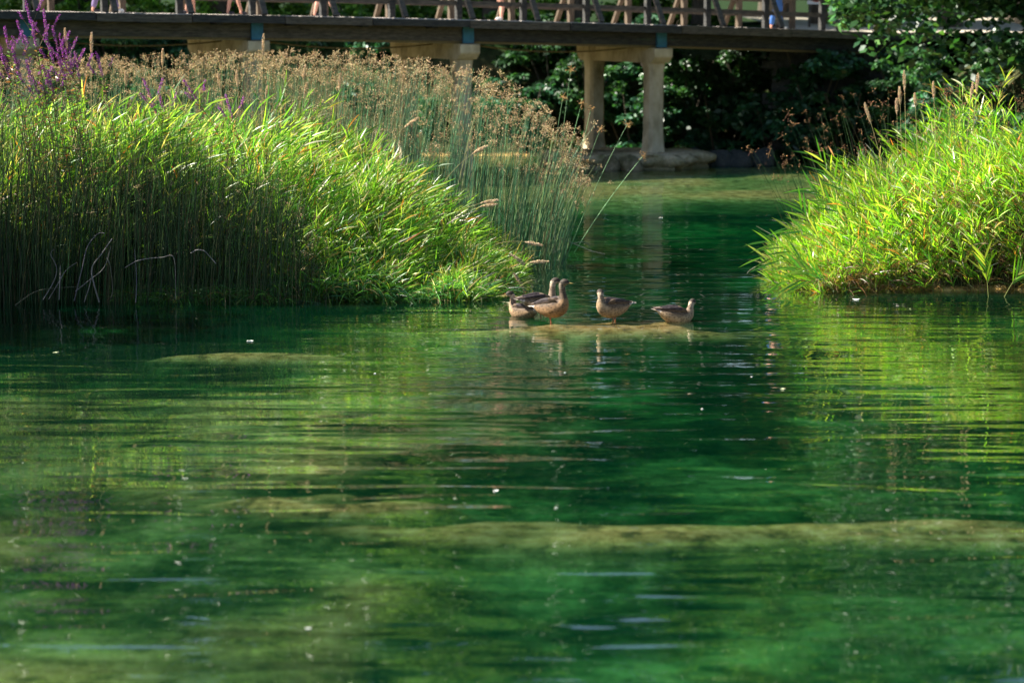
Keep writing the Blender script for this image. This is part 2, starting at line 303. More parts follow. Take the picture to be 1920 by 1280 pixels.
spans = [(-26, -19.8), (-19.8, -14.85), (-14.85, -9.9), (-9.9, -4.95), (-4.95, 0), (0, 7.6)]
for i, (a, b_) in enumerate(spans):
    for v in (-.42, 1.8, 3.9):
        mb = MB()
        for k in range(3):       # laminated girder: three boards high
            z0 = ZB + .02 + k * .135; bbox(mb, a + .02, b_ - .02, v + .006 * (k % 2), v + .16 + .006 * (k % 2), z0, z0 + .131)
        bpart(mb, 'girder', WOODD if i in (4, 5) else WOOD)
    for v in (-.36, 3.94):
        mb = MB(); bbox(mb, a + .1, b_ - .1, v, v + .05, ZB - .03, ZB + .015); bpart(mb, 'flange', CABLE)
for u in np.arange(U0 + .3, U1, 1.65):
    mb = MB(); bbox(mb, u - .07, u + .07, -.76, 4.3, ZD - .2, ZD - .07); bpart(mb, 'cross_beam', WOODD)
def bar(p0, p1, a, b_):
    mb = MB(); P0 = np.array(p0); P1 = np.array(p1); T = P1 - P0; Ln = np.linalg.norm(T); T /= Ln; S = np.cross(T, [BW[0], BW[1], 0.01]); 
    if np.linalg.norm(S) < .1: S = np.array([BU[0], BU[1], 0])
    S /= np.linalg.norm(S); Q = np.cross(T, S); mb.box((P0 + P1) / 2, (a, b_, Ln), np.stack([S, Q, T], 1)); return mb
posts = np.arange(-24.4, 7.4, 1.62)
for side, v0, out_ in (('near', 0.0, -1), ('far', 3.6, 1)):
    for u in posts:
        mb = MB(); bbox(mb, u - .065, u + .065, v0 - .06, v0 + .06, ZD + .004, ZD + 1.15); bpart(mb, 'post', WOODD if side == 'near' else WOODLIT)
        # raking brace from the post head out to the end of the cross beam
        T0 = bp(u, v0 + out_ * .075, ZD + .98); T1 = bp(u, v0 + out_ * .70, ZD + .02); bpart(bar(T1, T0, .12, .07), 'brace', WOOD if side == 'near' else WOODLIT)
    for zc in (.36, .74):
        for a, b_ in zip(posts[:-1], posts[1:]):
            mb = MB(); bbox(mb, a + .068, b_ - .068, v0 - .03, v0 + .02, ZD + zc - .05 + random.uniform(-.01, .01), ZD + zc + .05); bpart(mb, 'rail', WOOD if side == 'near' else WOODLIT)
    for a, b_ in zip(posts[:-1:2], posts[2::2]):
        mb = MB(); bbox(mb, a + .003, b_ - .003, v0 - .09, v0 + .09, ZD + 1.152, ZD + 1.2); bpart(mb, 'handrail', WOOD)
for u in (-19.8, -14.85, -9.9, -4.95, 0):
    mb = MB(); bbox(mb, u - .13, u + .13, -.475, -.425, ZB - .02, ZB + .36); bpart(mb, 'steel_bracket', STEELB)
def sag(u0, u1, v, z, s):
    t = np.linspace(0, 1, 14); return [bp(u0 + (u1 - u0) * q, v, z - s * 4 * q * (1 - q)) for q in t]
for a, b_ in spans[1:5]:
    mb = MB(); mb.tube(sag(a + .5, b_ - .5, .3, ZB - .06, .12), .018, 6, cap=False); bpart(mb, 'cable', CABLE, True)

# piers: each a cap beam on two columns standing on a footing
plabels = {0: 'concrete bridge pier fully in view with two columns on the lit rock ledge', -4.95: 'concrete bridge pier half hidden behind the brown bulrush heads, next to the clear one',
           -9.9: 'concrete bridge pier with only its cap showing above the middle of the reed bank', -14.85: 'concrete bridge pier hidden low behind the purple loosestrife bank', }
for u0 in plabels:
    B0 = bp(u0, 1.25, 0); r = empty('bridge_pier', (B0[0], B0[1], 0), BA, plabels[u0], 'bridge pier', 'concrete piers carrying the footbridge')
    top = ZB + camber(u0) - .035
    prof = [(-1.8, top), (1.8, top), (1.8, top - .2), (1.64, top - .34), (-1.64, top - .34), (-1.8, top - .2)]
    prof = [(v, z) for v, z in prof]; mb = MB(); n = len(prof)
    mb.add([(x_, v, z) for x_ in (-.24, .24) for v, z in prof], np.array([[i, (i + 1) % n, (i + 1) % n + n, i + n] for i in range(n)])); mb.add([(-.24, v, z) for v, z in prof], [list(range(n))[::-1]]); mb.add([(.24, v, z) for v, z in prof], [list(range(n))])
    o = mb.build('cap_beam', CONC, r); bv = o.modifiers.new('bevel', 'BEVEL'); bv.width = .03; bv.segments = 2
    for v in (-1.37, 1.36):
        mb = MB(); zz = [-.6, .25, .55, .9, top - .55, top - .343]; ww = [.26, .25, .21, .195, .195, .22]
        for i in range(len(zz)):
            pass
        ring = []; 
        for z, q in zip(zz, ww):
            c = q * .35; ring.append([(q - c, -q, z), (q, -q + c, z), (q, q - c, z), (q - c, q, z), (-q + c, q, z), (-q, q - c, z), (-q, -q + c, z), (-q + c, -q, z)])
        V = np.array(ring).reshape(-1, 3) + [0, v, 0]; mb.add(V, [[i * 8 + j, i * 8 + (j + 1) % 8, (i + 1) * 8 + (j + 1) % 8, (i + 1) * 8 + j] for i in range(len(zz) - 1) for j in range(8)])
        mb.build('column', CONC, r, False)
# ------------------------------------------------------------------ rocks
def rock(seed, size, sub=24, rough=.35):
    rg = np.random.default_rng(seed); mb = MB(); nu, nv = sub, sub // 2; u = np.linspace(0, 2 * math.pi, nu, endpoint=False); v = np.linspace(0, math.pi, nv + 1)
    U, Vv = np.meshgrid(u, v); D = np.stack([np.cos(U) * np.sin(Vv), np.sin(U) * np.sin(Vv), np.cos(Vv)], -1)
    k = rg.normal(size=(16, 3)); k *= np.linspace(1.2, 5, 16)[:, None]; a = 1 / np.linspace(1.2, 5, 16); ph = rg.uniform(0, 6, 16)
    r = 1 + rough * 0.28 * (np.sin(D @ k.T + ph) * a).sum(-1); pl = unit(rg.normal(size=(9, 3))); cut = np.minimum(1, 0.78 / np.clip((D @ pl.T).max(-1), .3, 9)); r = r * (0.45 + 0.55 * cut)
    P = D * r[..., None] * np.array(size) / 2; idx = np.arange((nv + 1) * nu).reshape(nv + 1, nu); nxt = np.roll(idx, -1, 1)
    F = np.stack([idx[:-1], idx[1:], nxt[1:], nxt[:-1]], -1).reshape(-1, 4); mb.add(P.reshape(-1, 3), F); return mb
def ledge():
    """flat-topped natural rock shelf under the clear pier, uneven edge"""
    mb = MB(); n = 72; an = np.linspace(0, 2 * math.pi, n, endpoint=False); rg = np.random.default_rng(5); rings = []
    for z, s in ((-.8, 1.02), (-.1, 1.0), (.04, .95), (.10, .99), (.2, 1.03), (.30, 1.0), (.335, .93), (.34, .6), (.345, .0)):
        q = 1 + .08 * np.sin(an * 5 + 1) + .05 * np.sin(an * 11 + 2 + z * 3) + .04 * rg.normal(size=n) * (s > .7)
        rings.append(np.stack([1.85 * np.sign(np.cos(an)) * abs(np.cos(an)) ** .7 * s * q, 1.25 * np.sign(np.sin(an)) * abs(np.sin(an)) ** .7 * s * q, np.full(n, z) + .02 * rg.normal(size=n)], 1))
    V = np.concatenate(rings); mb.add(V, [[i * n + j, i * n + (j + 1) % n, (i + 1) * n + (j + 1) % n, (i + 1) * n + j] for i in range(len(rings) - 1) for j in range(n)]); return mb
o = ledge().build('rock_ledge', stone('sunlit_ledge_rock', (.2, .2, .09), (.5, .42, .28), (.7, .6, .43)), None, True); o.location = (2.62, 56.35, 0); tag(o, 'broad flat-topped rock ledge, coloured pale as if sunlit, under the two clear bridge columns', 'rock ledge')  # stone colour lightened so the ledge looks sunlit
rocks = [(1075, 309, .5, .22, 'small pale rock at the left foot of the rock ledge'), (1145, 309, .42, .3, 'rounded tan rock jutting from the front of the sunlit rock ledge'), (1185, 308, .55, .3, 'broader tan rock at the front of the rock ledge below the right column'),
         (1345, 306, .9, .34, 'long low dark rock on the far shore right of the rock ledge'), (1384, 306, .8, .42, 'rounded grey rock on the dark far shore, middle of three'), (1432, 305, .75, .36, 'pale grey boulder on the dark far shore, farthest from the ledge'), (1300, 300, .5, .3, 'mossy yellowish rock at the shaded right end of the ledge')]
for i, (px, py, s, hh, lb) in enumerate(rocks):
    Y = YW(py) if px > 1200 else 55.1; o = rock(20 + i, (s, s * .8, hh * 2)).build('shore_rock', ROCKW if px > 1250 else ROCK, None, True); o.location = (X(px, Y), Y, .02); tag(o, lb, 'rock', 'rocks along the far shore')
# moss tuft at the left column
def stonewall(name, p0, p1, z0, z1, th, label):
    """coursed rubble wall between two plan points, single blocks with joints"""
    p0 = np.array(p0, float); p1 = np.array(p1, float); T = p1 - p0; Ln = np.linalg.norm(T); T /= Ln; Nn = np.array([T[1], -T[0]]); a = math.atan2(T[1], T[0]); R = np.array([[math.cos(a), -math.sin(a), 0], [math.sin(a), math.cos(a), 0], [0, 0, 1]])
    r = empty(name, (p0[0], p0[1], z0), 0, label, 'stone wall'); mb = MB(); z = 0.0
    while z < z1 - z0:
        hh = random.uniform(.2, .34); s = random.uniform(-.3, 0)
        while s < Ln:
            ww = random.uniform(.3, .7); c = T * (s + ww / 2) + Nn * random.uniform(-.03, .03); mb.box((c[0], c[1], z + hh / 2), (ww - .025, th, hh - .025), R, taper=.97); s += ww
        z += hh
    mb.build('stones', ROCKW, r); mb = MB(); c = T * Ln / 2; mb.box((c[0], c[1], (z1 - z0) / 2), (Ln - .1, th - .12, z1 - z0 - .05), R); mb.build('mortar_core', ROCKW, r); return r
q0 = bp(4.3, -1.6, 0); q1 = bp(5.2, 4.8, 0)
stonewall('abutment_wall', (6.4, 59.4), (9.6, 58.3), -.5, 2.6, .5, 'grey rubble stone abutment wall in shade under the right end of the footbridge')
# path on the bank behind the bridge's end
mb = MB(); P = []
for k in range(12):
    t = k / 11; cx, cy = 10.6 + 1.5 * t, 60.2 + 16 * t; P += [(cx - 3.4 - 2 * t, cy, 3.02 + .35 * t), (cx + 2.6, cy, 3.02 + .35 * t)]
mb.add(P, [[2 * k, 2 * k + 1, 2 * k + 3, 2 * k + 2] for k in range(11)]); tag(mb.build('path', simple('pale_gravel', [(0.35, .31, .24), (.5, .45, .36)], 12, .9, .3)), kind='structure')
# sign beyond the bridge end
sg = empty('notice_board', (X(1548, 64), 64, 3.05), 0.15, 'white notice board with a dark red disc behind the end of the footbridge', 'sign')
mb = MB(); mb.box((0, 0, 1.12), (1.15, .04, .95)); mb.build('board', WHITE, sg)
mb = MB(); an = np.linspace(0, 2 * math.pi, 32, endpoint=False); V = [(-.34 + .23 * math.cos(q), y_, .93 + .23 * math.sin(q)) for y_ in (-.035, -.022) for q in an]; mb.add(V, np.array([[i, (i + 1) % 32, (i + 1) % 32 + 32, i + 32] for i in range(32)])); mb.add(V[:32], [list(range(32))]); mb.build('red_disc', RED, sg)
for sx_ in (-.5, .5): mb = MB(); mb.tube([(sx_, .05, -.3), (sx_, .05, 1.6)], .035, 8); mb.build('post', WOOD, sg)

# ------------------------------------------------------------------ reeds, grasses
def scatter(n, x0, x1, y0, y1, fn):
    x = RNG.uniform(x0, x1, n); y = RNG.uniform(y0, y1, n); c = fn(x, y); k = c > .05; return x[k], y[k], c[k]
GREEN = [(0.15, 0.33, 0.03), (0.26, 0.45, 0.045), (0.07, 0.22, 0.03), (0.42, 0.52, 0.10), (0.45, 0.36, 0.14), (0.42, 0.17, 0.04), (0.5, 0.48, 0.36)]
def leafy(mb, x, y, ztop, Lst, lean, pal, wts, leafL=(.2, .42), leafW=(.012, .022), K=8, t0=.25, up=.9, stemcol=(0.20, 0.26, 0.06)):
    n = len(x); root = np.stack([x, y, ztop - Lst], 1); d = unit(np.stack([lean[0] + .16 * RNG.normal(size=n), lean[1] + .16 * RNG.normal(size=n), np.ones(n)], 1))
    bend = np.stack([lean[0] * .5 + .10 * RNG.normal(size=n), .1 * RNG.normal(size=n), -.08 * np.ones(n)], 1)
    rods(mb, root, d, Lst, np.full(n, .0035), np.full(n, .0015), bend, 5, cols(n, [stemcol, (0.3, .25, .1)]))
    T = np.sort(RNG.uniform(t0, 1, (n, K)), 1); T[:, -1] = 1; P = curve(root, d, Lst, bend, T).reshape(-1, 3); m_ = len(P)
    tang = unit((d[:, None] + 2 * bend[:, None] * T[..., None])).reshape(-1, 3); az = RNG.uniform(0, 2 * math.pi, m_)
    outv = np.stack([np.cos(az), np.sin(az), 0 * az], 1); T = T.ravel(); sp = RNG.uniform(.35, .9, m_) * (1.15 - .5 * T)
    ld = unit(tang * up + outv * sp[:, None] + np.repeat(np.stack([np.full(n, 1.0) * lean[0], np.full(n, 1.0) * lean[1], 0 * x], 1), K, 0) * .6)
    LL = RNG.uniform(*leafL, m_) * (1 - .25 * abs(T - .6)); be = np.stack([outv[:, 0] * .15, outv[:, 1] * .15, -RNG.uniform(.0, .55, m_) * (1.1 - .6 * T)], 1)
    c = cols(m_, pal, wts); low = np.clip((.5 - T) * 1.5, 0, 1)[:, None]      # old lower leaves are dry straw
    dry = RNG.random(m_)[:, None] < low * .7; c = np.where(dry, cols(m_, [(0.34, .22, .09), (0.45, .36, .2), (.22, .12, .05)]), c)
    c = c * np.repeat(.45 + 1.05 * vnoise(x, y, .45, 61) * (.6 + .8 * vnoise(x, y, .16, 62)), K)[:, None]      # clumps of darker and lighter kinds
    ribbons(mb, P, ld, LL, RNG.uniform(*leafW, m_), be, 4, np.clip(c, .003, .9))
W0 = [.25, .25, .20, .12, .07, .03, .08]
# left island: bright reed-grass
mb = MB(); x, y, c = scatter(9000, -9.5, .6, 31.2, 36.5, canopy_left); 
Lst = np.clip(c, .25, 1.25) * RNG.uniform(.75, 1.12, len(c)); leafy(mb, x, y, c * RNG.uniform(.86, 1.03, len(c)), Lst, (.22, -.12), GREEN, W0, K=8)
tag(mb.build('reed_grass', LEAF), 'bright yellow-green reed grass covering the big left island', 'reed grass', kind='stuff')
def tufts(xx, yy, cc, lean, pal, w_):
    mb = MB(); L2 = np.clip(cc, .3, .8) * RNG.uniform(.8, 1.1, len(cc)); leafy(mb, xx, yy, cc * RNG.uniform(.82, 1.12, len(cc)), L2, lean, pal, w_, K=6, leafL=(.3, .55), leafW=(.014, .024), up=1.7, t0=.1)
    q = RNG.choice(len(xx), min(len(xx), 260), replace=False); n = len(q); d = unit(np.stack([lean[0] * 2 + .7 * RNG.normal(size=n), -.2 + .4 * RNG.normal(size=n), RNG.uniform(.25, 1, n)], 1)); rods(mb, np.stack([xx[q], yy[q], cc[q] * .8], 1), d, RNG.uniform(.3, .9, n), np.full(n, .004), np.full(n, .0015), np.stack([.1 * RNG.normal(size=n), 0 * q, -RNG.uniform(0, .4, n)], 1), 6, cols(n, [(.42, .36, .24), (.5, .45, .36), (.3, .2, .1)])); return mb
x, y, c = scatter(1500, -9.5, .3, 32.0, 36.0, canopy_left); k = vnoise(x, y, .6, 31) > .5
tag(tufts(x[k], y[k], c[k], (.12, -.08), GREEN, W0).build('blade_grass', LEAF), 'taller upright blades standing in tufts out of the left island grass', 'grass tufts', kind='stuff')
# low drooping leaves at its water edge
def low_leaves(x, y, z, n_per, pal, lean, LL=(.2, .5), W=(.007, .014), spread=1.1):
    mb = MB(); n = len(x); root = np.repeat(np.stack([x, y, z], 1), n_per, 0); m_ = len(root); az = RNG.uniform(0, 2 * math.pi, m_); root = root + RNG.normal(size=(m_, 3)) * [.06, .06, .03]
    d = unit(np.stack([np.cos(az) * spread * RNG.random(m_) + lean[0], np.sin(az) * spread * RNG.random(m_) + lean[1], RNG.uniform(.5, 1, m_)], 1))
    be = np.stack([d[:, 0] * .3, d[:, 1] * .3, -RNG.uniform(.3, 1.0, m_)], 1); ribbons(mb, root, d, RNG.uniform(*LL, m_), RNG.uniform(*W, m_), be, 5, cols(m_, pal)); return mb
x = RNG.uniform(-5.0, -.1, 900); px = 960 + x / 31.5 * FPX; yf = np.interp(px, [700, 900, 1000], [31.2, 31.4, 32.9]); y = yf + RNG.exponential(.28, len(x)); z = np.clip(canopy_left(x, y) * RNG.uniform(0, .9, len(x)), 0, 1.2)
tag(low_leaves(x, y, z, 12, [(0.04, .15, .06), (.07, .22, .05), (.1, .3, .06), (.2, .16, .07), (.12, .3, .04)], (.1, -.25)).build('sedge', LEAF), 'blue-green sedge drooping to the water below the bright grass', 'sedge', kind='stuff')
# left island front: dense dark upright rush stems
def rushes(n, x0, x1, y0, y1, hfun, leanf, pal, r=(.0035, .0055), curv=.12, base=None, headfrac=1.0, headpal=((.44, .33, .18), (.30, .21, .11), (.58, .46, .28)), hs=1.0, nspk=16, S=7):
    x = RNG.uniform(x0, x1, n); y = RNG.uniform(y0, y1, n); H = hfun(x, y) ; k = H > .3; x, y, H = x[k], y[k], H[k]; n = len(x)
    lx, ly = leanf(x, y); zb = np.maximum(gheight(x, y), -.3) - .02 if base is None else np.full(n, base)
    root = np.stack([x, y, zb], 1); d = unit(np.stack([lx + .07 * RNG.normal(size=n), ly + .07 * RNG.normal(size=n), np.ones(n)], 1)); L_ = (H - zb)
    bend = np.stack([lx * curv * 2 + .05 * RNG.normal(size=n), .05 * RNG.normal(size=n), -.02 - .05 * RNG.random(n)], 1)
    mb = MB(); P = rods(mb, root, d, L_, RNG.uniform(*r, n), np.full(n, .0015), bend, S, cols(n, pal)); hb = None
    if headfrac > 0:
        hb = MB(); k = RNG.random(n) < headfrac; tip = P[k, -1]; td = unit(P[k, -1] - P[k, -2]); m_ = len(tip)
        rt = np.repeat(tip, nspk, 0); rd = unit(np.repeat(td, nspk, 0) * .5 + RNG.normal(size=(m_ * nspk, 3)) * .75 + [0.2, 0, -.05]); sc = np.repeat(RNG.uniform(.35, 1.35, m_), nspk) * hs
        rl = RNG.uniform(.01, .085, len(rt)) * sc; cc = cols(len(rt), headpal); e = rt + rd * rl[:, None] + np.array([0, 0, -1]) * (rl ** 1.5)[:, None]
        spindles(hb, e, unit(rd + RNG.normal(size=rd.shape) * .5), RNG.uniform(.014, .03, len(rt)) * np.clip(sc, .7, 1.2), RNG.uniform(.004, .008, len(rt)) * sc, cc)
        q = np.arange(0, len(rt), 3); ribbons(hb, rt[q], unit(e[q] - rt[q]), rl[q], np.full(len(q), .003), np.zeros((len(q), 3)), 1, cc[q], 'flat')
    return mb, hb
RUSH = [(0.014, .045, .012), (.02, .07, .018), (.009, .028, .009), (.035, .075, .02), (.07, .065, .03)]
def hL(x, y): px = 960 + x / y * FPX; return np.interp(px, [-500, 100, 350, 520, 640], [2.9, 2.95, 2.5, 1.9, .0]) * RNG.uniform(.35, 1.05, len(x))
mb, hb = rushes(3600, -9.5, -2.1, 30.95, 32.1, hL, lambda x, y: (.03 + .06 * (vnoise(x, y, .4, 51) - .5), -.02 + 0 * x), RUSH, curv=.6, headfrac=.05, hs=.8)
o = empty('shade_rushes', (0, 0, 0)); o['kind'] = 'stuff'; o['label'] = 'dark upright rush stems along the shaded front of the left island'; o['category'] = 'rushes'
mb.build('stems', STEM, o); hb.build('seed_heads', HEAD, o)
# tall bulrush stand behind
BUL = [(0.05, .15, .07), (.08, .21, .10), (.03, .10, .05), (.16, .24, .09), (.26, .24, .12)]
def hB(x, y): px = 960 + x / y * FPX; return np.interp(px, [-300, 100, 300, 640, 820, 920, 1000, 1050], [2.95, 3.05, 3.15, 3.2, 3.0, 2.65, 2.1, 1.4]) * (1 - .45 * RNG.random(len(x)) ** 1.8)
def leanB(x, y): px = 960 + x / y * FPX; l = np.interp(px, [0, 700, 950, 1050], [.02, .04, .07, .2]); return l, 0 * l
mb, hb = rushes(4000, -10.5, .8, 35.0, 38.6, hB, leanB, BUL, curv=.25, base=-.05, headfrac=.8, nspk=20, hs=1.05)
o = empty('bulrush_stand', (0, 0, 0)); o['kind'] = 'stuff'; o['label'] = 'tall bulrush stand with tan seed heads behind the bright grass, under the bridge'; o['category'] = 'bulrushes'
mb.build('stems', STEM, o); hb.build('seed_heads', HEAD, o)
# right island
mb = MB(); x, y, c = scatter(7800, 3.2, 11.5, 32.0, 37.5, canopy_right)
GR = [(0.19, 0.42, 0.02), (0.30, 0.52, 0.03), (0.08, 0.25, 0.02), (0.46, 0.55, 0.07), (0.50, 0.40, 0.10), (0.48, 0.2, 0.04), (0.5, 0.48, 0.36)]
Lst = np.clip(c, .25, 1.3) * RNG.uniform(.75, 1.1, len(c)); leafy(mb, x, y, c * RNG.uniform(.86, 1.03, len(c)), Lst, (-.16, -.12), GR, W0, K=9, leafL=(.16, .36), leafW=(.010, .022))
tag(mb.build('reed_grass', LEAF), 'sunlit lime-green reed grass on the right island', 'reed grass', kind='stuff')
x, y, c = scatter(1300, 3.6, 11, 32.6, 36.5, canopy_right); k = vnoise(x, y, .6, 32) > .5
tag(tufts(x[k], y[k], c[k], (-.1, -.08), GR, W0).build('blade_grass', LEAF), 'taller upright blades standing in tufts out of the right island grass', 'grass tufts', kind='stuff')
x = RNG.uniform(4.0, 8.8, 900); y = 32.0 + RNG.exponential(.45, len(x)); z = canopy_right(x, y); k = z > .1; x, y, z = x[k], y[k], z[k]; z = np.clip(z * RNG.uniform(0, 1.0, len(x)), 0, 1.3)
tag(low_leaves(x, y, z, 9, [(0.2, .10, .035), (.28, .17, .06), (.12, .07, .03), (.12, .2, .03), (.3, .22, .12)], (-.05, -.2), (.15, .45)).build('dry_sedge', LEAF), 'dry rust-brown stems and leaves at the foot of the right island', 'dry grass', kind='stuff')
def hR(x, y): px = 960 + x / y * FPX; return np.interp(px, [1500, 1580, 1700, 1900, 2200], [1.9, 2.45, 2.75, 2.85, 2.8]) * (1 - .28 * RNG.random(len(x)))
mb, hb = rushes(260, 4.1, 8.6, 33.0, 35.5, hR, lambda x, y: (np.interp(x, [4, 6, 8], [-.3, -.1, 0]), 0 * x), RUSH, base=-.05, headfrac=.95, nspk=9, hs=1.1, headpal=((.22, .12, .06), (.3, .18, .09), (.15, .08, .05)))
o = empty('brown_rushes', (0, 0, 0)); o['kind'] = 'stuff'; o['label'] = 'thin dark rushes with sparse brown heads rising through the right island grass'; o['category'] = 'rushes'
mb.build('stems', STEM, o); hb.build('seed_heads', HEAD, o)
# leafy shoots reaching out over the water from the islands
def shoot(name, base, tip, label, cat, K=9, pal=None, droop=-.25, LL=(.22, .36), grp=None):
    base = np.array(base, float); tip = np.array(tip, float); L_ = np.linalg.norm(tip - base); v = (tip - base) / L_; bend = np.array([[v[0] * .1, 0, droop]]); d = (v - bend[0])[None]
    r = empty(name, tuple(base), 0, label, cat, grp); mb = MB(); z0 = np.zeros((1, 3)); rods(mb, z0, d, np.array([L_]), np.array([.005]), np.array([.002]), bend, 10, np.array([[.22, .24, .07]]), 5); mb.build('stem', STEM, r)
    t = np.linspace(.3, 1, K)[None]; P = curve(z0, d, np.array([L_]), bend, t)[0]; mb = MB(); tg = unit(d + 2 * bend * t[0][:, None]); s = np.where(np.arange(K) % 2 == 0, 1, -1)[:, None]
    up = unit(np.cross(tg, [[0, 1, 0]])) * -1; ld = unit(tg * .9 + up * s * .45 * np.array([[1, 1, 1]]) + RNG.normal(size=(K, 3)) * .12)
    ribbons(mb, P, ld, RNG.uniform(*LL, K), RNG.uniform(.018, .03, K), np.tile([[0, 0, -.12]], (K, 1)), 5, cols(K, pal or GR[:4]), face=np.tile([[0.1, -1, .3]], (K, 1))); mb.build('leaves', LEAF, r); return r
for i, (bx, by, tx, ty, Y, lb) in enumerate([
    (1545, 520, 1440, 450, 31.9, 'leafy green shoot pointing up and out over the water off the right island'), (1550, 530, 1430, 480, 32.0, 'lowest long arching shoot hanging over the water left of the right island'),
    (1560, 500, 1500, 385, 32.3, 'bright upright leafy shoot on the sloping edge of the right island'), (1560, 535, 1470, 525, 31.8, 'short shoot touching the water at the tip of the right island'),
    (1600, 400, 1535, 290, 33.2, 'slim shoot rising against the dark water at the shoulder of the right island'), (1580, 470, 1475, 425, 32.2, 'shoot leaning left halfway up the sloping edge of the right island'), (1600, 430, 1520, 350, 32.8, 'arching bright shoot above the middle of the sloping edge of the right island'), (1570, 545, 1500, 500, 31.7, 'spreading shoot close over the water in front of the right island tip'), (1860, 555, 1850, 480, 31.7, 'small green shoot growing from the water in front of the dry stems'), (1890, 555, 1935, 490, 31.7, 'small green shoot at the frame edge beside another in front of the dry stems')]):
    shoot('reed_shoot', (X(bx, Y), Y, max(Z(by, Y), -.1)), (X(tx, Y - .1), Y - .1, Z(ty, Y - .1)), lb, 'reed shoot', K=12, LL=(.26, .46), grp='leafy reed shoots around the right island')
# plume grass stalks: every one its own thing
def plume(base, tip, label, grp, hlen=.24, droop=-.3, hw=.025, pal=((.66, .52, .34), (.75, .62, .44), (.52, .38, .24))):
    base = np.array(base, float); tip = np.array(tip, float); L_ = np.linalg.norm(tip - base); v = (tip - base) / L_; bend = np.array([[v[0] * .15, 0, droop]]); d = (v - bend[0])[None]; z0 = np.zeros((1, 3)); L1 = np.array([L_])
    r = empty('plume_stalk', tuple(base), 0, label, 'grass stalk', grp); mb = MB(); rods(mb, z0, d, L1, np.array([.0045]), np.array([.002]), bend, 14, np.array([[.34, .29, .13]]), 5); mb.build('stem', STEM, r)
    n = 380; t = 1 - RNG.random(n) ** .8 * hlen / L_; P = curve(z0, d, L1, bend, t[None])[0]; tg = unit(d + 2 * bend * t[:, None]); f = (1 - t) * L_ / hlen; wd = hw * np.sin(np.clip(f * .93 + .07, 0, 1) * math.pi) ** .6
    o_ = RNG.normal(size=(n, 3)); o_ = unit(o_ - tg * (o_ * tg).sum(1)[:, None]); mb = MB(); spindles(mb, P + o_ * (wd * RNG.random(n) ** .5)[:, None], unit(tg + o_ * .45), RNG.uniform(.014, .026, n), RNG.uniform(.0025, .0045, n), cols(n, pal)); mb.build('plume', HEAD, r)
PL = [  # px,py tip ; px,py base ; distance ; head length ; droop ; label
    (498, 62, 488, 330, 33.5, .30, -.02, 'tallest upright pale plume standing in front of the beam of the bridge'), (412, 135, 440, 380, 33.2, .25, -.12, 'plume leaning left below the tallest plume in the brown heads'), (447, 130, 455, 370, 33.0, .24, -.05, 'slim upright plume just left of the tallest plume'),
    (128, 52, 160, 400, 31.6, .28, -.03, 'bare tan plume rising among the purple flowers'), (178, 60, 170, 400, 31.7, .3, -.05, 'pale plume just right of the purple loosestrife'), (310, 90, 300, 380, 33.5, .28, -.12, 'curved plume leaning over left of the pier cap'),
    (575, 120, 545, 400, 33.5, .26, -.22, 'nodding plume right of the tallest plume'), (578, 152, 545, 420, 33.4, .26, -.3, 'lower nodding plume in the middle of the reed bank'), (640, 135, 625, 420, 33.6, .28, -.15, 'upright reddish plume at the right end of the bright grass top'),
    (505, 158, 470, 400, 33.1, .2, -.3, 'short bent plume under the tallest plume'), (240, 130, 238, 400, 32.8, .22, -.08, 'thin plume between the loosestrife and the pier cap'),
    (785, 218, 690, 330, 33.6, .27, -.35, 'arching plume over the top of the bulrush stems'), (915, 270, 800, 390, 33.4, .28, -.4, 'long arching plume drooping over the dark bulrushes'), (935, 372, 850, 400, 32.8, .24, -.2, 'nearly level plume above the tip of the left island'),
    (932, 380, 840, 415, 32.9, .22, -.3, 'level plume paired with another above the island tip'), (1018, 458, 930, 455, 32.6, .22, -.3, 'arching plume highest of those hanging off the island tip'), (1030, 488, 955, 500, 32.4, .24, -.18, 'straight plume reaching out farthest over the water from the island tip'),
    (985, 548, 948, 500, 32.2, .25, -.75, 'plume bending down to touch the water near the first duck'), (985, 495, 925, 465, 32.5, .22, -.5, 'drooping plume in the tangle at the island tip'),
    (1691, 130, 1700, 330, 33.8, .3, -.02, 'tallest straight plume on top of the right island'), (1683, 160, 1692, 330, 33.9, .26, -.02, 'plume close beside the tallest one on the right island'), (1678, 182, 1685, 340, 33.6, .22, 0, 'short plume lowest of the tight group of three on the right island'),
    (1746, 150, 1756, 340, 34, .26, -.03, 'single plume between the two plume groups on the right island'), (1820, 152, 1805, 350, 33.8, .26, -.06, 'plume leaning right near the frame side of the right island'), (1829, 135, 1818, 350, 34, .28, -.02, 'plume standing highest of the pair near the frame side of the right island'),
    (1712, 172, 1722, 340, 33.7, .2, -.04, 'brown plume just right of the tallest plume on the right island'), (1618, 190, 1660, 330, 33.6, .3, -.05, 'ragged brown plume leaning left over the shoulder of the right island')]
for (tx, ty, bx, by, Y, hl, dr, lb) in PL:
    plume((X(bx, Y), Y, max(Z(by, Y), -.1)), (X(tx, Y), Y, Z(ty, Y)), lb, 'plumed grass stalks on the left island' if tx < 1200 else 'plumed grass stalks on the right island', hl, dr)
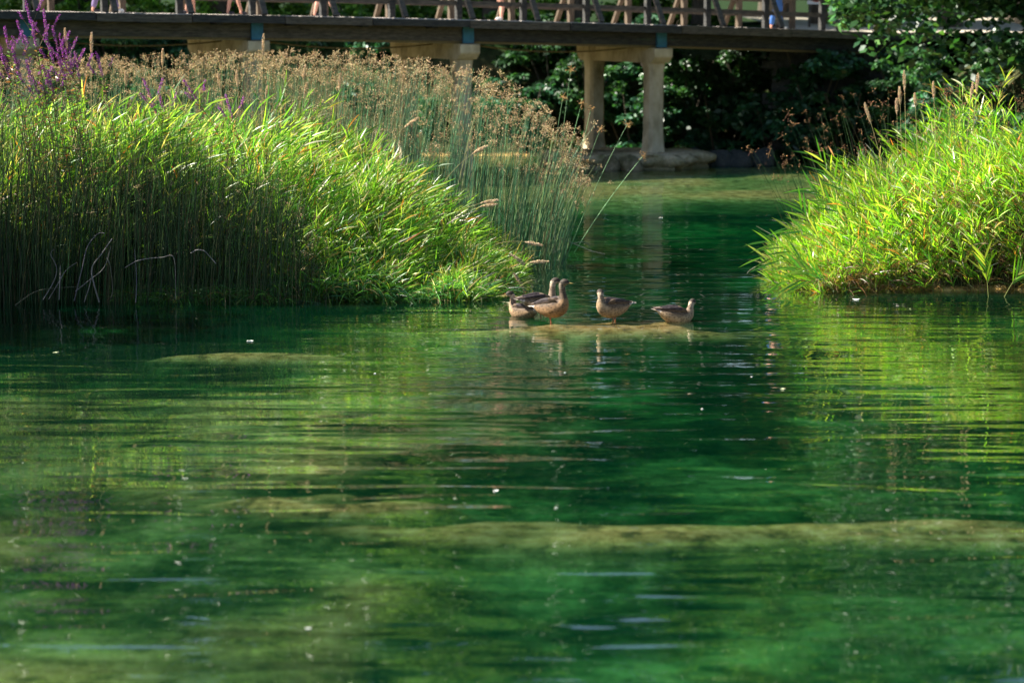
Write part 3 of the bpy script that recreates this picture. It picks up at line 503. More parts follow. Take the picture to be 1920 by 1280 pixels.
# leaning single bulrush stems at the right edge of the stand
for i, (bx, by, tx, ty, lb) in enumerate([(1062, 470, 1176, 230, 'long bulrush stem leaning farthest right, in front of the rock ledge'), (1050, 465, 1125, 240, 'leaning bulrush stem in front of the left bridge column'), (1040, 470, 1070, 128, 'tallest bulrush stem beside the left bridge column'),
        (1070, 470, 1205, 290, 'pale bulrush stem slanting low over the lit shallows'), (1030, 470, 1090, 192, 'bulrush stem with a tan head against the left bridge column'), (1060, 470, 1108, 200, 'bulrush stem crossing in front of the left column'), (1045, 470, 1100, 300, 'short leaning bulrush stem at the edge of the stand'), (1020, 470, 1055, 180, 'upright bulrush stem just left of the left column')]):
    Y = 37.2; base = np.array([X(bx, Y), Y, -.1]); tip = np.array([X(tx, Y), Y, Z(ty, Y)]); L_ = np.linalg.norm(tip - base); v = (tip - base) / L_; bend = np.array([[.05, 0, -.07]]); d = (v - bend[0])[None]; z0 = np.zeros((1, 3))
    r = empty('bulrush', tuple(base), 0, lb, 'bulrush', 'single bulrush stems leaning out of the stand'); mb = MB(); P = rods(mb, z0, d, np.array([L_]), np.array([.007]), np.array([.003]), bend, 12, np.array([[.16, .3, .14]]) * RNG.uniform(.7, 1.4), 6); mb.build('stem', STEM, r, True)
    n = 34; rd = unit(RNG.normal(size=(n, 3)) + [.3, 0, .1]); rl = RNG.uniform(.015, .09, n); tp = P[0, -1]; mb = MB(); cc = cols(n, [(.36, .22, .09), (.46, .3, .14)])
    spindles(mb, tp + rd * rl[:, None], rd, RNG.uniform(.02, .035, n), RNG.uniform(.005, .008, n), cc); ribbons(mb, np.tile(tp, (n, 1)), rd, rl, np.full(n, .003), np.zeros((n, 3)), 1, cc, 'flat'); mb.build('seed_head', HEAD, r)
# fallen and bent dead stems standing in the water in front of the left island
def bent(pts, lb, rad=.0065, col=(.42, .38, .36), Y=30.85, grp='bent dead stems in front of the left island'):
    P = [(X(a, Y), Y + random.uniform(-.05, .05), Z(b_, Y)) for a, b_ in pts]; q = np.array(P); t = np.linspace(0, len(q) - 1, len(q) * 5); r_ = []
    for k in t:
        i = min(int(k), len(q) - 2); f = k - i; p0, p1, p2, p3 = q[max(i - 1, 0)], q[i], q[i + 1], q[min(i + 2, len(q) - 1)]
        r_.append(.5 * ((2 * p1) + (-p0 + p2) * f + (2 * p0 - 5 * p1 + 4 * p2 - p3) * f * f + (-p0 + 3 * p1 - 3 * p2 + p3) * f ** 3))
    mb = MB(); mb.tube(r_, np.linspace(rad, rad * .55, len(r_)), 6); v = np.concatenate(mb.v); mb2 = MB(); col = tuple(c * .5 for c in col); mb2.add(v, mb.f[0], col); o = mb2.build('dead_stem', simple('dead_stem_skin', [tuple(c * .5 for c in col), col], 30, .6, .3), None, True); tag(o, lb, 'dead stem', grp)
bent([(20, 572), (60, 545), (100, 538), (150, 536)], 'low curved dead stem arching out of the water nearest the frame edge', col=(.2, .2, .12))
bent([(75, 560), (95, 525), (100, 500), (90, 475), (97, 465)], 'kinked grey dead stem with a bent top'); bent([(133, 562), (150, 500), (160, 460), (180, 436), (195, 434)], 'tall dark bowed stem curving right at its top', .008, (.25, .22, .26))
bent([(180, 565), (172, 530), (168, 500), (190, 470), (207, 445)], 'pale broken stem fanning up to the right', .011); bent([(135, 545), (160, 525), (190, 500), (205, 460)], 'slanting pale stem crossing the broken one', .007); bent([(152, 565), (165, 525), (170, 495)], 'short straight grey stem between the crossing stems')
bent([(230, 500), (258, 485), (300, 480), (324, 482), (324, 560)], 'long pink-tinted stem snapped over at a right angle'); bent([(354, 473), (365, 467), (380, 468), (390, 480), (402, 492)], 'white curved dead stem tip shaped like a hook', .008, (.6, .54, .5)); bent([(195, 480), (203, 495), (205, 540), (200, 562)], 'thin buff stem hooked at its top', .006, (.35, .33, .25))
bent([(105, 560), (108, 520), (107, 497)], 'upright pale stub in the water beside the kinked stem', .008); bent([(84, 560), (100, 535), (118, 505), (140, 490)], 'straight grey stem leaning right from the water', .007); bent([(250, 565), (252, 520), (250, 465)], 'thin violet-grey stem standing straight in the water', .006, (.3, .28, .34))
bent([(980, 405), (1038, 388), (1038, 475)], 'pale stem snapped at a right angle at the end of the bulrush stand', .009, (.36, .42, .32), 37.0, 'bent stems beside the bulrush stand'); bent([(1045, 442), (1085, 458), (1110, 468), (1135, 474)], 'pale stem fallen flat over the water beside the bulrush stand', .010, (.5, .52, .42), 36.9, 'bent stems beside the bulrush stand'); bent([(1040, 470), (1070, 455), (1100, 452), (1112, 474)], 'second pale stem bowed into the water at the foot of the bulrush stand', .008, (.45, .5, .4), 36.9, 'bent stems beside the bulrush stand')
# ------------------------------------------------------------------ purple loosestrife
def loosestrife(base, tips, label):
    r = empty('loosestrife', tuple(base), 0, label, 'flowering plant', 'purple loosestrife plants on the left island'); st = MB(); lf = MB()
    for (tx, tz, ty) in tips:
        tip = np.array([tx, ty, tz]) - base; L_ = np.linalg.norm(tip); v = tip / L_; bend = np.array([[v[0] * .35, 0, -.04]]); d = (v - bend[0])[None]; z0 = np.zeros((1, 3)); L1 = np.array([L_]); rods(st, z0, d, L1, np.array([.007]), np.array([.003]), bend, 10, np.array([[.12, .09, .04]]), 5)
        K = 44; t = np.linspace(.35, .86, K)[None]; P = curve(z0, d, L1, bend, t)[0]; az = np.arange(K) * 2.4; ov = np.stack([np.cos(az), np.sin(az), .5 + 0 * az], 1); ribbons(lf, P, unit(ov), RNG.uniform(.05, .1, K), RNG.uniform(.012, .02, K), np.tile([[0, 0, -.15]], (K, 1)), 3, cols(K, [(.1, .22, .04), (.16, .3, .05), (.3, .12, .05)]), 'leaf')
        mb = MB()
        for hl, off, dv in [(random.uniform(.28, .42), 0, None), (random.uniform(.12, .2), .42, 1), (random.uniform(.1, .18), .5, -1)]:   # one leader and two side spikes
            if dv is None: P0 = lambda f: curve(z0, d, L1, bend, (1 - f * hl / L_)[None])[0]
            else:
                a0 = curve(z0, d, L1, bend, np.array([[1 - off / L_]]))[0, 0]; sv = unit(np.array([dv * .55 + v[0], .1, 1.0])); P0 = lambda f, a0=a0, sv=sv: a0 + sv * (.22 + hl * (1 - f))[:, None]; rods(st, a0[None], sv[None], np.array([.24 + hl]), np.array([.004]), np.array([.002]), z0, 3, np.array([[.12, .09, .04]]), 4)
            mb = MB(); n = int(620 * hl); f = RNG.random(n); C_ = P0(f); o_ = unit(RNG.normal(size=(n, 3)) * [1, 1, .6]); rr = .021 * np.clip(f * 5 + .15, 0, 1) ** .6; ribbons(mb, C_ + o_ * (rr * .3)[:, None], unit(o_ + [0, 0, .35]), RNG.uniform(.012, .024, n), RNG.uniform(.006, .011, n), np.zeros((n, 3)), 2, cols(n, [(.27, .04, .33), (.36, .08, .42), (.2, .03, .24), (.42, .18, .40), (.2, .1, .08)]), 'leaf')
            mb.build('flower_spike', PETAL, r)
    st.build('stems', STEM, r); lf.build('leaves', LEAF, r)
def T(px, py, Y): return (X(px, Y), Z(py, Y), Y)
for base, tips, lb in [((60, 400), [(55, -8), (90, 18), (66, 38), (40, 38)], 'tallest purple loosestrife with spikes reaching above the bridge edge'), ((110, 420), [(105, 48), (118, 62), (92, 65), (135, 78)], 'purple loosestrife with a tight fan of spikes right of the tallest one'),
        ((10, 400), [(16, 50), (2, 72), (28, 75)], 'purple loosestrife cut by the frame edge'), ((40, 430), [(32, 96), (55, 110), (8, 102)], 'lower purple loosestrife in front of the fan, faded pink spikes'), ((130, 430), [(128, 88), (145, 95), (112, 98)], 'purple loosestrife lowest on the sloping side of the clump'),
        ((90, 430), [(86, 122), (60, 130), (95, 130)], 'short purple loosestrife low in the middle of the clump'), ((185, 430), [(186, 95)], 'single-stemmed loosestrife with a dull red-purple spike right of the clump'), ((290, 400), [(272, 145), (300, 170)], 'slender loosestrife with two small spikes over the bright grass'), ((420, 400), [(425, 175), (347, 148)], 'nearly spent loosestrife with pale violet spikes in the middle of the grass')]:
    Y = 31.5 if base[0] < 200 else 32.3; b0 = np.array([X(base[0] + 55, Y), Y, max(.3, Z(base[1], Y))]); loosestrife(b0, [T(a, b_, Y + random.uniform(-.25, .25)) for a, b_ in tips], lb)

# ------------------------------------------------------------------ trees
def crown_mesh(name, R, n, leaf, pal, seed, clumps=60, flat=1.0, lowfrac=.0):
    rg = np.random.default_rng(seed); R = np.array(R, float); c = unit(rg.normal(size=(clumps, 3))) * (rg.random((clumps, 1)) ** .45) * R * .86; cr = rg.uniform(.12, .26, clumps) * R.mean()
    k = rg.integers(0, clumps, n); dd = rg.normal(size=(n, 3)); dd = dd / np.linalg.norm(dd, axis=1)[:, None] * (rg.random((n, 1)) ** .35); P = c[k] + dd * cr[k][:, None] * [1.15, 1.15, .62]
    mb = MB(); az = rg.uniform(0, 6.28, n); d = unit(np.stack([np.cos(az), np.sin(az), rg.uniform(-.7, .25, n)], 1)); tone = 1 + .25 * rg.normal(size=clumps)
    cc = cols(n, pal, jit=.18) * np.clip(tone[k], .5, 1.6)[:, None]; ribbons(mb, P, d, rg.uniform(.7, 1.25, n) * leaf, rg.uniform(.45, .7, n) * leaf, np.tile([[0, 0, -.2]], (n, 1)), 2, cc, 'leaf', face=unit(rg.normal(size=(n, 3)) * [.6, .6, 1] + [0, 0, .3])); me = mb.mesh(name); me.materials.append(TREELEAF); return me
def trunk_mesh(name, H, r, R, seed, cz, lean=(0, 0)):
    rg = np.random.default_rng(seed); mb = MB(); z = np.linspace(-.5, H, 12); px_ = np.cumsum(rg.normal(size=12) * .08) + lean[0] * z / H; py_ = np.cumsum(rg.normal(size=12) * .08) + lean[1] * z / H; P = np.stack([px_, py_, z], 1); mb.tube(P, np.linspace(r * 1.25, r * .25, 12), 10)
    for k in range(11):
        i = rg.integers(4, 11); a = rg.uniform(0, 6.28); e = np.array([math.cos(a) * R[0] * .7, math.sin(a) * R[1] * .7, R[2] * rg.uniform(-.1, .5)]); t = np.linspace(0, 1, 7)[:, None]; q = P[i] + e * t + np.array([0, 0, 1]) * (t - t * t) * .8; q[:, :2] += rg.normal(size=(7, 2)) * .06 * t; mb.tube(q, np.linspace(r * .38, r * .06, 7), 6)
        s_ = q[4]; a2 = a + rg.uniform(-1, 1); e2 = np.array([math.cos(a2), math.sin(a2), .4]) * R[0] * .35; mb.tube(s_ + e2 * t, np.linspace(r * .14, r * .03, 7), 5)
    me = mb.mesh(name); me.materials.append(BARK); return me
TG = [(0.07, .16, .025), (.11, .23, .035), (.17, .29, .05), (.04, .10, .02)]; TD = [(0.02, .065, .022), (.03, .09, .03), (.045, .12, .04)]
CR = [crown_mesh('crown_a', (4.2, 3.6, 6.5), 26000, .26, TG, 1, 80), crown_mesh('crown_b', (4.8, 4.0, 7.5), 28000, .27, TG, 2, 90), crown_mesh('crown_c', (3.6, 3.4, 5.2), 22000, .24, TD, 3, 70)]
TK = [trunk_mesh('trunk_a', 9, .28, (4.2, 3.6, 6.5), 1, 0), trunk_mesh('trunk_b', 11, .34, (4.8, 4, 7.5), 2, 0), trunk_mesh('trunk_c', 7.5, .22, (3.6, 3.4, 5.2), 3, 0)]
CZ = [9.5, 11.5, 7.6]
tl = ['tall leafy tree on the far bank, leftmost of the row behind the bridge', 'broad bright-leaved tree behind the left bridge spans', 'dark small-leaved tree behind the left bridge spans, lower than its neighbours', 'tall tree behind the brown bulrush heads and the bridge railing', 'light green tree standing behind the bridge railing left of the pier', 'dark tree right behind the clear pier', 'tall tree behind the right end of the footbridge', 'dense tree in deep shade above the stone abutment', 'tree on the bank behind the notice board', 'tall tree farthest back in the row, seen over the left spans', 'back-row tree over the middle of the bridge', 'back-row tree over the pier', 'back-row tree behind the right island', 'low round-topped tree in the gap right of the pier', 'farthest tree, seen only between its neighbours right of the pier', 'far tree beyond the left end of the bridge', 'far tree beyond the right end of the bridge']
TP = [(-17, 68, 0, 1, .0), (-12.2, 69, 1, 1, 1), (-8.2, 67, 2, 1.15, 2), (-4.3, 69.5, 0, 1.05, 3), (-.4, 67, 1, .95, 4), (1.6, 66, 2, 1.2, 1.7), (8.3, 66.5, 0, 1, .6), (11.6, 64, 2, 1.3, 5), (14.5, 70, 1, 1, 2.5), (-15, 79, 1, 1.5, 3.3), (-6.5, 80, 1, 1.6, 4.4), (0.0, 80, 1, 1.5, .9), (12.4, 80, 1, 1.6, 5.1), (5.0, 66.5, 2, .85, 2.2), (9.6, 90, 1, 1.6, 1.2), (-24, 72, 1, 1.5, 1.0), (22, 70, 1, 1.5, 1.9)]
for (x, y, k, s, rz), lb in zip(TP, tl):
    g = float(gheight(np.array([x]), np.array([y]))[0]); r = empty('broadleaf_tree', (x, y, g - .1), rz, lb, 'tree', 'trees on the far bank'); r.scale = (s, s, s); link('trunk', TK[k], None, r); o = link('crown', CR[k], None, r); o.location = (0, 0, CZ[k] - 2.0)
r = empty('added_shade_tree', (-15.5, 30.6, .0), .4, 'unseen tree added past the edge of the picture to shade the left island', 'tree'); r.scale = (.85, 1.1, .84); link('trunk', TK[0], None, r); o = link('crown', CR[0], None, r); o.location = (0, 0, 6.9)  # unseen tree, added and sized to cast shade over the left island
# big tree overhanging from the right
me = crown_mesh('crown_near', (5.4, 3.6, 5.2), 34000, .22, [(0.03, .10, .03), (.05, .14, .04), (.08, .19, .05), (.02, .07, .03)], 9, 150)
r = empty('maple_tree', (13.0, 52.5, 2.2), 0, 'dark broad-leaved tree overhanging the water at the end of the footbridge', 'tree'); o = link('crown', me, None, r); o.location = (-1.8, 0, 3.6); link('trunk', trunk_mesh('trunk_near', 8, .3, (4.6, 3.6, 5.4), 8, 0), None, r)
# bushes along the shaded far bank
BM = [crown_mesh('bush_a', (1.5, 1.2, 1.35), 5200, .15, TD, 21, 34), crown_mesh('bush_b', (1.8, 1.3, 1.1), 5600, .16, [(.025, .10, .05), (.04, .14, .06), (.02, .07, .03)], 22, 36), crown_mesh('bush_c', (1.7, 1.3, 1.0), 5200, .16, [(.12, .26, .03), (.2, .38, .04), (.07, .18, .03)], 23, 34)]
def bstem(seed):
    rg = np.random.default_rng(seed); mb = MB()
    for k in range(7):
        a = rg.uniform(0, 6.28); t = np.linspace(0, 1, 5)[:, None]; mb.tube(np.array([[0, 0, -1.3]]) + np.array([[math.cos(a) * .9, math.sin(a) * .8, 2.0]]) * t, np.linspace(.035, .008, 5), 5)
    me = mb.mesh('bush_stems'); me.materials.append(BARK); return me
BS = bstem(3)
bpos = [(-12.5, 66.2, 1.0), (-9.2, 64.8, 1.2), (-6.2, 64.0, .7), (-3.6, 63.2, 1.1), (-1.6, 62.2, .9), (.3, 61.2, 1.0), (1.9, 61.6, 1.7), (3.1, 61.0, .75), (4.4, 61.3, 1.6), (5.2, 60.6, .7), (6.1, 61.8, 1.9), (3.7, 62.6, 2.6), (1.0, 62.8, 2.5), (7.6, 60.6, 1.9), (9.6, 57.2, .9), (10.2, 54.6, 1.3), (10.4, 51.6, 1.2), (10.0, 48.6, 1.0), (11.6, 56.3, 2.3), (12.0, 50, 2.4), (9.2, 45.6, .9), (6.6, 58.6, .5), (8.0, 57.9, .9), (7.3, 58.4, 1.9), (9.3, 57.6, 2.0), (-7.7, 65.2, 2.0), (-5.2, 64.9, 2.3), (-2.9, 64.2, 2.2), (-10.8, 66.0, 2.0)] + [(-13 + 2.3 * i, 66.4 - .28 * i, 2.3) for i in range(7)]
bpos += [(-14 + 1.9 * i + .5 * math.sin(i * 3), 68.3 - .12 * i + .6 * math.sin(i * 2.1), 3.6) for i in range(11)]
where = ['far bank bush under the leftmost bridge span', 'far bank bush behind the purple loosestrife', 'low bush on the far bank behind the island grass', 'far bank bush seen under the bridge in the left third', 'bush under the bridge between the two middle piers', 'bush at the waterline left of the clear pier', 'tall bush framed between the two clear columns', 'low dark bush right of the clear pier', 'big bush right of the clear pier with pale leaf tips', 'low waterside bush above the far shore boulders', 'high bush just left of the stone abutment', 'bush up the bank behind the right column', 'bush up the bank behind the left column', 'bush growing beside the abutment wall top', 'bush at the foot of the abutment on the right bank', 'dark bush below the overhanging maple', 'bush on the shaded right bank beyond the island', 'bush close behind the right island grass', 'upper bush behind the abutment corner', 'upper bush on the right bank under the maple crown', 'waterside bush nearest the right island', 'low bush against the left foot of the abutment wall', 'low bush against the middle of the abutment wall', 'ivy-like bush hanging high on the left of the abutment wall', 'bush hanging high on the right of the abutment wall', 'bush halfway up the bank behind the tall tan plumes', 'bush halfway up the bank between the two half-hidden piers', 'bush halfway up the bank behind the half-hidden middle pier', 'bush halfway up the bank behind the loosestrife'] + ['dark bush high on the far bank, ' + q for q in ('under the first span from the frame edge', 'left of the half-hidden pier cap', 'behind the tallest tan plume', 'right of the first blue bracket', 'between the pier caps over the bulrushes', 'left of the second blue bracket', 'right of the second blue bracket')] + ['bush seen through the bridge railing, ' + q for q in ('above the loosestrife tip', 'by the person with the white shoe', 'left of the pale pier cap', 'behind the bare-legged person on the left', 'in the bright gap between two walkers', 'above the tallest plume', 'over the tallest bulrush heads', 'behind the brace left of the blue bracket', 'right of the blue bracket', 'left above the clear pier', 'right above the clear pier')]
for i, ((x, y, z), lb) in enumerate(zip(bpos, where)):
    lit = z == 3.6; r = empty('bush', (x, y, z), i * 1.3, lb, 'bush', 'bushes along the far and right banks'); s = random.uniform(.85, 1.15); r.scale = (s, s, s); link('foliage', BM[2] if lit else BM[i % 2], None, r); link('stems', BS, None, r)  # lit bushes get a lighter leaf colour in place of sunlight
tag(low_leaves(RNG.uniform(1.0, 1.45, 60), RNG.uniform(56.6, 57.3, 60), RNG.uniform(.3, .55, 60), 12, [(.2, .34, .03), (.12, .25, .03)], (0, -.1), (.1, .3), (.02, .04)).build('mossy_grass', LEAF), 'yellow-green mossy tuft at the foot of the left bridge column', 'moss tuft')

# ------------------------------------------------------------------ ducks
def featherm(name, base, dark, light, sc=70):
    m, nt, out = mat(name); L = nt.links; at = N(nt, 'ShaderNodeAttribute', attribute_name='tint'); tc = N(nt, 'ShaderNodeTexCoord'); mp = N(nt, 'ShaderNodeMapping'); mp.inputs['Scale'].default_value = (.55, 1, 1); L.new(tc.outputs['Object'], mp.inputs[0])
    vo = N(nt, 'ShaderNodeTexVoronoi', i_Scale=sc, i_Randomness=.7); L.new(mp.outputs[0], vo.inputs[0]); no = N(nt, 'ShaderNodeTexNoise', i_Scale=14, i_Detail=4); L.new(tc.outputs['Object'], no.inputs[0])
    c = mixc(nt, at.outputs['Color'], ramp(nt, vo.outputs[0], [(.12, dark), (.38, base), (.6, light)]), 1.0, 'MULTIPLY'); c = mixc(nt, c, ramp(nt, no.outputs[0], [(.35, (.7, .68, .66)), (.65, (1.1, 1.1, 1.1))]), .7, 'MULTIPLY')
    p = N(nt, 'ShaderNodeBsdfPrincipled', i_Roughness=.7); p.inputs['Specular IOR Level'].default_value = .25; L.new(c, p.inputs[0]); b = N(nt, 'ShaderNodeBump', i_Strength=.35, i_Distance=.004); L.new(vo.outputs[0], b.inputs['Height']); L.new(b.outputs[0], p.inputs['Normal']); L.new(p.outputs[0], out.inputs[0]); return m
FEA = featherm('duck_feathers', (.8, .78, .75), (.25, .22, .2), (1.1, 1.05, 1), 48); WING = featherm('wing_feathers', (.65, .62, .6), (.3, .28, .28), (1, 1, 1), 38)
def catm(K, n):
    K = np.array(K, float); t = np.linspace(0, len(K) - 1.0001, n); o = []
    for k in t:
        i = int(k); f = k - i; p0, p1, p2, p3 = K[max(i - 1, 0)], K[i], K[i + 1], K[min(i + 2, len(K) - 1)]; o.append(.5 * (2 * p1 + (p2 - p0) * f + (2 * p0 - 5 * p1 + 4 * p2 - p3) * f * f + (-p0 + 3 * p1 - 3 * p2 + p3) * f ** 3))
    return np.array(o)
def loft(K, n, sides, y=0.0, colf=None):
    """K rows: x, z, half width, half height; rings stand square to the spine"""
    A = catm(K, n); x, z, ry, rz = A.T; tx = np.gradient(x); tz = np.gradient(z); l = np.hypot(tx, tz) + 1e-9; nx_, nz_ = -tz / l, tx / l; an = np.linspace(0, 2 * math.pi, sides, endpoint=False)
    V = np.stack([x[:, None] + nx_[:, None] * np.abs(rz)[:, None] * np.sin(an), y + np.abs(ry)[:, None] * np.cos(an), z[:, None] + nz_[:, None] * np.abs(rz)[:, None] * np.sin(an)], -1).reshape(-1, 3)
    f = np.array([[i * sides + j, i * sides + (j + 1) % sides, (i + 1) * sides + (j + 1) % sides, (i + 1) * sides + j] for i in range(n - 1) for j in range(sides)]); return V, f, an, np.repeat(np.arange(n) / (n - 1), sides)
def duck(px, py, Y, yaw, label, swim=False, turn=0.0, neck=0.0, dark=(.08, .055, .038), buff=(.28, .19, .11), stance=.03, scale=1.0, raise_=0.0, legs=True, hl_=1.0):
    """local +X is forward; yaw 0 looks to the picture's right"""
    r = empty('duck', (X(px, Y), Y, -.09 * scale if swim else .015), yaw, label, 'duck', 'mallard-like brown ducks resting on the gravel bar'); r.scale = (scale,) * 3
    nk = neck
    K = [(-.285, .215, .006, .003), (-.25, .212, .035, .010), (-.20, .20, .062, .034), (-.13, .178, .094, .076), (-.04, .160, .112, .107), (.05, .154, .116, .117), (.12, .164, .101, .11), (.165, .192, .074, .084), (.186, .235, .052, .058), (.190, .275 + nk * .3, .040, .042), (.194, .318 + nk * .7, .035, .037), (.204, .358 + nk, .038, .040), (.233, .380 + nk, .041, .042), (.266, .374 + nk, .032, .032), (.284, .366 + nk, .014, .015), (.288, .362 + nk, .003, .003)]
    V, f, an, tt = loft(K, 64, 22); s = np.sin(np.tile(an, 64)); z = V[:, 2]; x = V[:, 0]; C = np.tile(np.array([buff]), (len(V), 1)); back = sstep(-.15, .5, s)[:, None]; C = C * (1 - back) + np.array([dark]) * back
    hz = .335 + nk; hd = (z > hz - .02) & (x > .16); C[hd] = np.array([.42, .34, .26]) * hl_; cap = hd & (z > .381 + nk); C[cap] = (.035, .027, .02); es = hd & (abs(z - (.376 + nk)) < .006) & (x > .2); C[es] = (.03, .025, .02)
    nk_ = (z > .235) & (z <= hz - .02) & (x > .14); C[nk_] = (C[nk_] * .5 + np.array([.26, .2, .15]) * .5) * hl_; C[(x < -.2)] = (.55, .48, .42)
    def turnf(P):
        P = P.copy(); c0 = np.array([.196, 0]); wgt = sstep(.28 + nk * .3, .35 + nk, P[:, 2]) * (P[:, 0] > .12); a = turn * wgt; dx, dy = P[:, 0] - c0[0], P[:, 1] - c0[1]; P[:, 0] = c0[0] + dx * np.cos(a) - dy * np.sin(a); P[:, 1] = c0[1] + dx * np.sin(a) + dy * np.cos(a); return P
    # whole-body pitch for a more upright stance
    def pitch(P):
        P = P.copy(); a = raise_; X0, Z0 = 0.0, .17; dx, dz = P[:, 0] - X0, P[:, 2] - Z0; P[:, 0] = X0 + dx * math.cos(a) - dz * math.sin(a); P[:, 2] = Z0 + dx * math.sin(a) + dz * math.cos(a) ; return P
    mb = MB(); mb.add(pitch(turnf(V)), f, C); body = mb.build('body', FEA, r, True)
    Vb, fb, an_, _ = loft([(.276, .368 + nk, .012, .014), (.295, .362 + nk, .012, .010), (.318, .355 + nk, .0135, .006), (.336, .352 + nk, .012, .004), (.342, .351 + nk, .003, .002)], 14, 12); mb = MB(); mb.add(pitch(turnf(Vb)), fb); mb.build('bill', BILL, r, True)
    for sd_ in (-1, 1):
        mb = MB(); u_ = np.linspace(0, 2 * math.pi, 10, endpoint=False); v_ = np.linspace(0, math.pi, 6); E = np.array([[.252 + .0045 * math.cos(a) * math.sin(b_), sd_ * (.0355 + .003 * math.sin(a) * math.sin(b_)), .386 + nk + .0045 * math.cos(b_)] for b_ in v_ for a in u_]); mb.add(pitch(turnf(E)), [[i * 10 + j, i * 10 + (j + 1) % 10, (i + 1) * 10 + (j + 1) % 10, (i + 1) * 10 + j] for i in range(5) for j in range(10)]); mb.build('eye', BLACK, r, True)
        # folded wing: shoulder, secondaries, long pointed primaries
        Kw = [(.135, .215, .006, .012), (.10, .222, .018, .045), (.03, .222, .024, .062), (-.06, .222, .024, .058), (-.14, .222, .02, .042), (-.21, .226, .013, .024), (-.262, .232, .007, .010), (-.29, .236, .002, .003)]
        Vw, fw, an_, tw = loft(Kw, 36, 14); xx = Vw[:, 0]; Vw[:, 1] += sd_ * np.interp(xx, [-.29, -.2, -.1, .05, .14], [.012, .035, .062, .082, .06]); sn = np.sin(np.tile(an_, 36)); Vw[:, 1] += -sd_ * sn * .022
        cw = np.tile(np.array([dark]) * 1.5, (len(Vw), 1)); cw[sn > .35] = np.array([.42, .33, .26]); cw[(sn < -.3) & (xx < .05)] = np.array([.045, .035, .04]); cw[(xx < -.19)] = np.array([.2, .15, .13])
        mb = MB(); mb.add(pitch(Vw), fw, cw); mb.build('wing', WING, r, True)
    mb = MB()
    for k in range(-4, 5):
        a = k * .11; n = np.array([[0, 0, 1.0]]); root = np.array([[-.225, k * .007, .205]]); ribbons(mb, root, unit(np.array([[-1, a, .12]])), np.array([.10 - abs(k) * .006]), np.array([.022]), np.array([[0, 0, .08]]), 4, np.array([[.62, .55, .48]]), 'leaf', face=n)
    mb.v = [pitch(v) for v in mb.v]; mb.build('tail', WING, r)
    if not swim and legs:
        for sd_, fx in ((-1, stance), (1, -stance)):
            mb = MB(); hip = np.array([-.005 + fx * .4, sd_ * .045, .11]); ank = np.array([-.015 + fx, sd_ * .043, .045]); ft = np.array([fx, sd_ * .042, -.055]); t = np.linspace(0, 1, 5)[:, None]
            P = np.vstack([hip + (ank - hip) * t, (ank + (ft - ank) * t)[1:]]); mb.tube(P, [.018, .014, .010, .007, .006, .005, .005, .005, .005], 8)
            toes = [np.array([.06 * math.cos(a), .06 * math.sin(a), -.004]) for a in (-.5, 0, .5)]; V = [ft, *[ft + q for q in toes], ft + np.array([-.02, 0, -.003])]; V2 = [v + np.array([0, 0, -.006]) for v in V]; mb.add(V + V2, [[0, 1, 2], [0, 2, 3], [5, 7, 6], [5, 8, 7]]); mb.add(V + V2, [[1, 6, 7, 2], [2, 7, 8, 3], [0, 5, 6, 1], [3, 8, 5, 0]])
            for q in toes: mb.tube([ft + np.array([0, 0, .002]), ft + q], [.005, .003], 6)
            mb.build('leg', ORANGE, r, True)
    return r
duck(983, 592, YW(593), 2.5, 'small brown duck swimming at the left end of the group, face towards the viewer', swim=True, turn=.9, neck=.01, scale=.92)
duck(1009, 600, YW(596) + .12, .35, 'duck standing behind the largest duck, only its pale neck, head and back showing', turn=-.2, neck=.05, dark=(.14, .1, .07))
duck(1034, 604, YW(604), -.62, 'largest brown duck standing in front, dark head in profile', turn=.25, neck=.045, raise_=.2, buff=(.22, .135, .07), scale=1.05, stance=.035, hl_=.35)
duck(1152, 603, YW(603), math.pi + .55, 'brown duck standing alone in the middle of the bar with pale tail out', turn=-1.9, neck=-.03, raise_=.05, hl_=.8, buff=(.32, .23, .14), stance=-.045)
duck(1268, 601, YW(601), .18, 'duck sitting low on the water at the right end, tail tipped up', swim=True, turn=.9, neck=-.03, buff=(.36, .27, .17), scale=.97, raise_=-.10)

